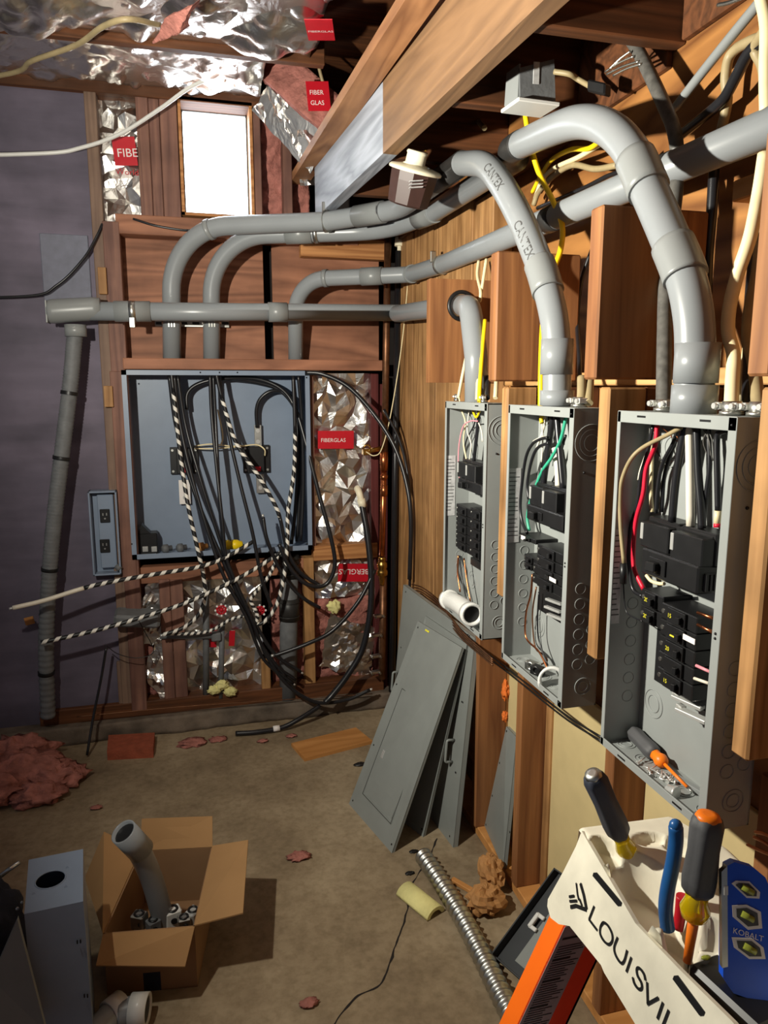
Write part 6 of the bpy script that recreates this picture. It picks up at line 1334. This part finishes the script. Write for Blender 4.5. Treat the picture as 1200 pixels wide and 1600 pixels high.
# side walls under the plate
def skirt(idx, drop):
    lo = [g.vert(g.v[i]+drop) for i in idx]
    for k in range(len(idx)-1): g.face((idx[k], idx[k+1], lo[k+1], lo[k]), True)
skirt(grid[0], Vector((0.0, 0.012, -0.10))); skirt([grid[j][nu] for j in range(nv+1)], Vector((0.02, 0, -0.10)))
cp = g.make('top_cap', M['cap'], LD, 'grimy white top cap')
out = [(909, 1298), (900, 1322), (880, 1362), (856, 1405), (855, 1416), (860, 1434), (873, 1444), (890, 1447), (939, 1508), (944, 1520), (990, 1596), (1030, 1665), (1215, 1680), (1144, 1596), (1060, 1513), (993, 1443), (915, 1309)]
g = G().prism([Wp(x, y, LA, na) for x, y in out], -na*0.006); g.cm = 1
for (a, b, w_) in (((930, 1366), (969, 1413), 4.2), ((1056, 1527), (1098, 1584), 5.0)):
    dx, dy = b[0]-a[0], b[1]-a[1]; l = math.hypot(dx, dy); ox, oy = -dy/l*w_, dx/l*w_
    g.prism([Wp(a[0]+ox, a[1]+oy, LA, na), Wp(b[0]+ox, b[1]+oy, LA, na), Wp(b[0]+dx/l*3, b[1]+dy/l*3, LA, na), Wp(b[0]-ox, b[1]-oy, LA, na), Wp(a[0]-ox, a[1]-oy, LA, na), Wp(a[0]-dx/l*3, a[1]-dy/l*3, LA, na)], na*0.0010)
ap = g.make('apron', [M['cap'], M['black']], LD, 'white apron lettered in black')
def inkline(g, pts, wd):
    P = [Wp(x, y, LA, na) + na*0.0012 for x, y in pts]; k = len(P); Lh_ = []; Rh = []
    for i in range(k):
        t_ = (P[min(i+1, k-1)]-P[max(i-1, 0)]).normalized(); s_ = na.cross(t_).normalized()*wd/2; Lh_.append(g.vert(P[i]+s_)); Rh.append(g.vert(P[i]-s_))
    for i in range(k-1): g.face((Lh_[i], Rh[i], Rh[i+1], Lh_[i+1]))
g = G(); cv = lambda q: [(780+x/5.4545, 1400+y/5.4545) for x, y in q]; sm2 = lambda q: [(p.x, p.y) for p in smooth_path([Vector((a, b, 0)) for a, b in q], 5)]; lw = 0.0031
inkline(g, cv([(815, 85), (770, 200)]), lw); inkline(g, cv([(768, 196), (840, 292)]), lw)
inkline(g, sm2(cv([(893, 226), (868, 262), (866, 325), (900, 385), (940, 412), (968, 380), (965, 318), (930, 250), (893, 226), (872, 250)])), lw)
inkline(g, sm2(cv([(1015, 350), (985, 435), (998, 505), (1042, 570), (1070, 552), (1096, 460)])), lw); inkline(g, cv([(1132, 520), (1088, 648)]), lw)
S_ = [(1.0, .80), (.72, 1.0), (.30, 1.0), (.10, .80), (.30, .55), (.75, .45), (.92, .22), (.70, 0.0), (.28, 0.0), (0, .18)]
inkline(g, sm2([(988+15*r_+8*u_, 1527+20*r_-24*u_+4) for r_, u_ in S_]), lw)
inkline(g, [(1012, 1534), (1013, 1569)], lw); inkline(g, [(1012, 1569), (1030, 1559)], lw); inkline(g, [(1037, 1566), (1028, 1592)], lw); inkline(g, [(1046, 1578), (1036, 1604)], lw); inkline(g, [(1036, 1602), (1052, 1622)], lw)
g.make('lettering', M['ink'], ap, 'black lettering'); g = G(); c8 = lambda q: [(780+x/2.857, 1180+y/2.857) for x, y in q]
inkline(g, c8([(346, 570), (352, 622), (358, 648)]), 0.0028); inkline(g, c8([(365, 572), (380, 625), (392, 688)]), 0.0048); inkline(g, c8([(314, 632), (338, 628)]), 0.0032); inkline(g, c8([(316, 652), (350, 650)]), 0.0032); inkline(g, c8([(320, 678), (345, 672), (392, 690)]), 0.0045); inkline(g, c8([(360, 640), (372, 672)]), 0.003)
g.make('emblem', M['ink'], ap, 'black chevron emblem')
# rails
YR = 0.795; tl = W(888, 1438, Y=YR); bl = W(812, 1600, Y=YR); tr = W(952, 1500, Y=YR); br_ = W(905, 1600, Y=YR)
dr = (bl-tl).normalized(); lo = tl + dr*(tl.z/(-dr.z)); tl = tl - dr*0.03; wv = Vector((0.082, 0, 0)); 
def rail(tl, lo, nm, lab=None, sgn=1):
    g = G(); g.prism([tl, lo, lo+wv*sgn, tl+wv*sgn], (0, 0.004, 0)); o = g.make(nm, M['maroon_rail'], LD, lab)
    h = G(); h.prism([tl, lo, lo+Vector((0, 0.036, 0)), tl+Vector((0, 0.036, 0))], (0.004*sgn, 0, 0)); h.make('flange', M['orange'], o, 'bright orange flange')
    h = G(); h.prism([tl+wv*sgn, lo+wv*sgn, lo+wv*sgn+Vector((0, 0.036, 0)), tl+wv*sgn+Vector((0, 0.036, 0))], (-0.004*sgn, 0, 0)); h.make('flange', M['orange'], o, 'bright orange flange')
    h = G(); h.obox(lo+wv*sgn*0.5+Vector((0, 0.016, 0.02)), (1, 0, 0), (0, 1, 0), (0, 0, 1), 0.05, 0.026, 0.02, 0.004); h.make('foot', M['black'], o, 'black rubber foot'); return o
rl = rail(tl, lo, 'rail', 'orange rail with a warning label')
rail(Vector((0.66, YR, tl.z-0.02)), Vector((0.86, YR, 0)), 'rail', None, -1)
for k in range(3):
    z = 0.78-0.28*k; c = tl + dr*((tl.z-z)/(-dr.z)); g = G(); g.box(c.x+0.01, c.x+0.085, 0.36, YR, z-0.012, z+0.012, 0.003); g.make('step', M['alu'], LD, 'metal step')
nl = tl.copy(); nl.y = 0.34; nlo = lo.copy(); nlo.y = 0.34; rail(nl, nlo, 'rail'); rail(Vector((0.66, 0.34, tl.z-0.02)), Vector((0.86, 0.34, 0)), 'rail', None, -1)
# warning label on the rail
q = [W(891, 1446, Y=YR-0.0008), W(903, 1446, Y=YR-0.0008), W(925, 1476, Y=YR-0.0008)]
p0 = W(886, 1448, Y=YR-0.001); lw_ = 0.049; up_ = -dr; lg = 0.30
g = G(); A_ = p0+Vector((-0.003, 0, 0)); g.prism([A_, A_+dr*lg, A_+dr*lg+Vector((lw_, 0, 0)), A_+Vector((lw_, 0, 0))+dr*0.026, A_+Vector((0.016, 0, 0))+dr*(-0.002)], (0, 0.0006, 0)); wl = g.make('warning_label', M['grey_label'], rl, 'grey warning label')
g = G(); yy = Vector((0, -0.0004, 0)); k = 0; s_ = 0.014
random.seed(5)
while s_ < lg-0.01:
    big = k in (1, 9, 17, 27); wl_ = lw_*(0.55 if big else random.uniform(0.5, 0.86)); hh_ = 0.0032 if big else 0.0011
    if s_ > 0.03 or big:
        a = A_ + dr*s_ + Vector((0.005, 0, 0)) + yy; g.prism([a, a+Vector((wl_, 0, 0)), a+Vector((wl_, 0, 0))+dr*hh_, a+dr*hh_], (0, -0.0002, 0))
    s_ += hh_+0.0028; k += 1
g.make('printed_lines', M['ink'], wl, 'dark printed lines')
# tools standing in the cap
a = W(926, 1209, Y=0.735); b = W(990, 1352, Y=0.745); d_ = (b-a).normalized()
r = thing('screwdriver', b, 'big screwdriver with a navy grip and yellow collar leaning out of the ladder cap', 'screwdriver'); lab_ = (b-a).length; screwdriver(r, a, b+d_*0.09, 0.0155, 'navy_grip', ('amber', 'clear yellow collar'), ('zinc', 'steel shaft'), 0.66*lab_/(lab_+0.09), ('zinc', 'bright metal end cap'))
a = W(1107, 1274, Y=0.60); b = W(1080, 1462, Y=0.60); d_ = (b-a).normalized()
r = thing('screwdriver', b, 'grey gripped screwdriver with an orange end standing upright in the ladder cap', 'screwdriver'); lab_ = (b-a).length; screwdriver(r, a, b+d_*0.045, 0.0185, 'grip', ('amber', 'clear amber collar'), ('orange_core', 'orange shaft'), 0.64*lab_/(lab_+0.045), ('orange_core', 'orange end cap'), 0.006)
r = thing('pliers', W(1045, 1425, Y=0.64), 'pliers with a blue dipped handle standing in the ladder cap', 'pliers')
G().tube(smooth_path([W(1056, 1290, Y=0.645), W(1056, 1315, Y=0.645), W(1051, 1350, Y=0.645), W(1043, 1390, Y=0.645), W(1040, 1420, Y=0.645), W(1043, 1450, Y=0.645)], 8), [0.0070]+[0.0082]*39+[0.0085], 16).make('handle', M['blue_grip'], r)
g = G(); g.sphere(W(1056, 1290, Y=0.645), 0.0075, 14, 8); g.make('handle_tip', M['blue_grip'], r)
G().tube(smooth_path([W(1066, 1400, Y=0.65), W(1064, 1425, Y=0.65), W(1060, 1450, Y=0.65)], 6), 0.007, 12).make('inner_handle', M['red'], r, 'red inner grip')
# torpedo level
YL = 0.555; nl_ = Vector((-0.38, -0.85, 0.35)).normalized(); LP = W(1160, 1450, Y=YL)
LV = thing('torpedo_level', Wp(1150, 1555, LP, nl_), 'blue torpedo level with three window vials, standing on the ladder cap', 'spirit level')
def lev(pts, th, name, mat, parent, lift=0.0, label=None): return G().prism([Wp(x, y, LP, nl_)+nl_*lift for x, y in pts], -nl_*th).make(name, M[mat], parent, label)
def hexa(pts, k):
    cx = sum(p[0] for p in pts)/len(pts); cy = sum(p[1] for p in pts)/len(pts); return [(cx+(x-cx)*k, cy+(y-cy)*k) for x, y in pts]
body = [(1136, 1353), (1148, 1347), (1178, 1356), (1196, 1371), (1208, 1400), (1212, 1530), (1208, 1566), (1186, 1566), (1146, 1552), (1130, 1528), (1131, 1400)]
lev(body, 0.016, 'body', 'kblue', LV)
lev([(1127, 1362), (1136, 1353), (1137, 1510), (1128, 1512)], 0.010, 'side_rail', 'zinc', LV, 0.001, 'grey metal edge rail')
for i, hx in enumerate(([(1145, 1381), (1151, 1377), (1170, 1378), (1185, 1393), (1184, 1402), (1166, 1401)], [(1146, 1416), (1166, 1415), (1186, 1425), (1188, 1448), (1168, 1450), (1147, 1432)], [(1146, 1466), (1174, 1467), (1190, 1480), (1193, 1496), (1170, 1496), (1149, 1480)])):
    hx = hexa(hx, 1.12); o = lev(hx, 0.001, 'window_frame', 'white_print', LV, 0.0012, 'white window frame'); lev(hexa(hx, 0.74), 0.001, 'opening', 'grip', o, 0.0020)
    cx = sum(p[0] for p in hx)/6; cy = sum(p[1] for p in hx)/6; a = Wp(cx-9, cy-5, LP, nl_)+nl_*0.003; b = Wp(cx+9, cy+5, LP, nl_)+nl_*0.003
    G().cyl(a, b, 0.0032, None, 12).make('vial', M['vial'], o, 'yellow green vial')
a = Wp(1144, 1457, LP, nl_); b = Wp(1192, 1471, LP, nl_); c = Wp(1145, 1447, LP, nl_); t = G(); xd = (b-a); l = xd.length; vs, fs = glyphs('KOBALT'); mx_ = max(v[0] for v in vs)
for x, y in vs: t.v.append(a + xd*(x/mx_) + (c-a)*(y*1.25) + nl_*0.0012)
for f in fs: t.face(f)
t.make('lettering', M['white_print'], LV, 'white lettering', keep=True)
lev([(1131, 1384), (1137, 1384), (1137, 1398), (1131, 1398)], 0.018, 'rail_band', 'pvc_white', LV, 0.0016)
r = thing('tray_shade', W(1150, 1590, Z=1.10), 'shade painted as a black case lying in the near tray of the ladder cap', 'painted shade'); g = G(); c = W(1150, 1556, Z=1.078); g.obox(c, (0.15, -1, 0), (1, 0.15, 0), (0, 0, 1), 0.045, 0.022, 0.010, 0.005); g.make('case', M['black'], r); c2 = W(1103, 1496, Z=1.093); g = G(); g.sphere(c2, 0.004, 8, 5, (1.6, 0.8, 0.5)); g.make('mark', M['vial'], r, 'yellow green mark')  # black filler paints the shade inside the near tray, not a real tool
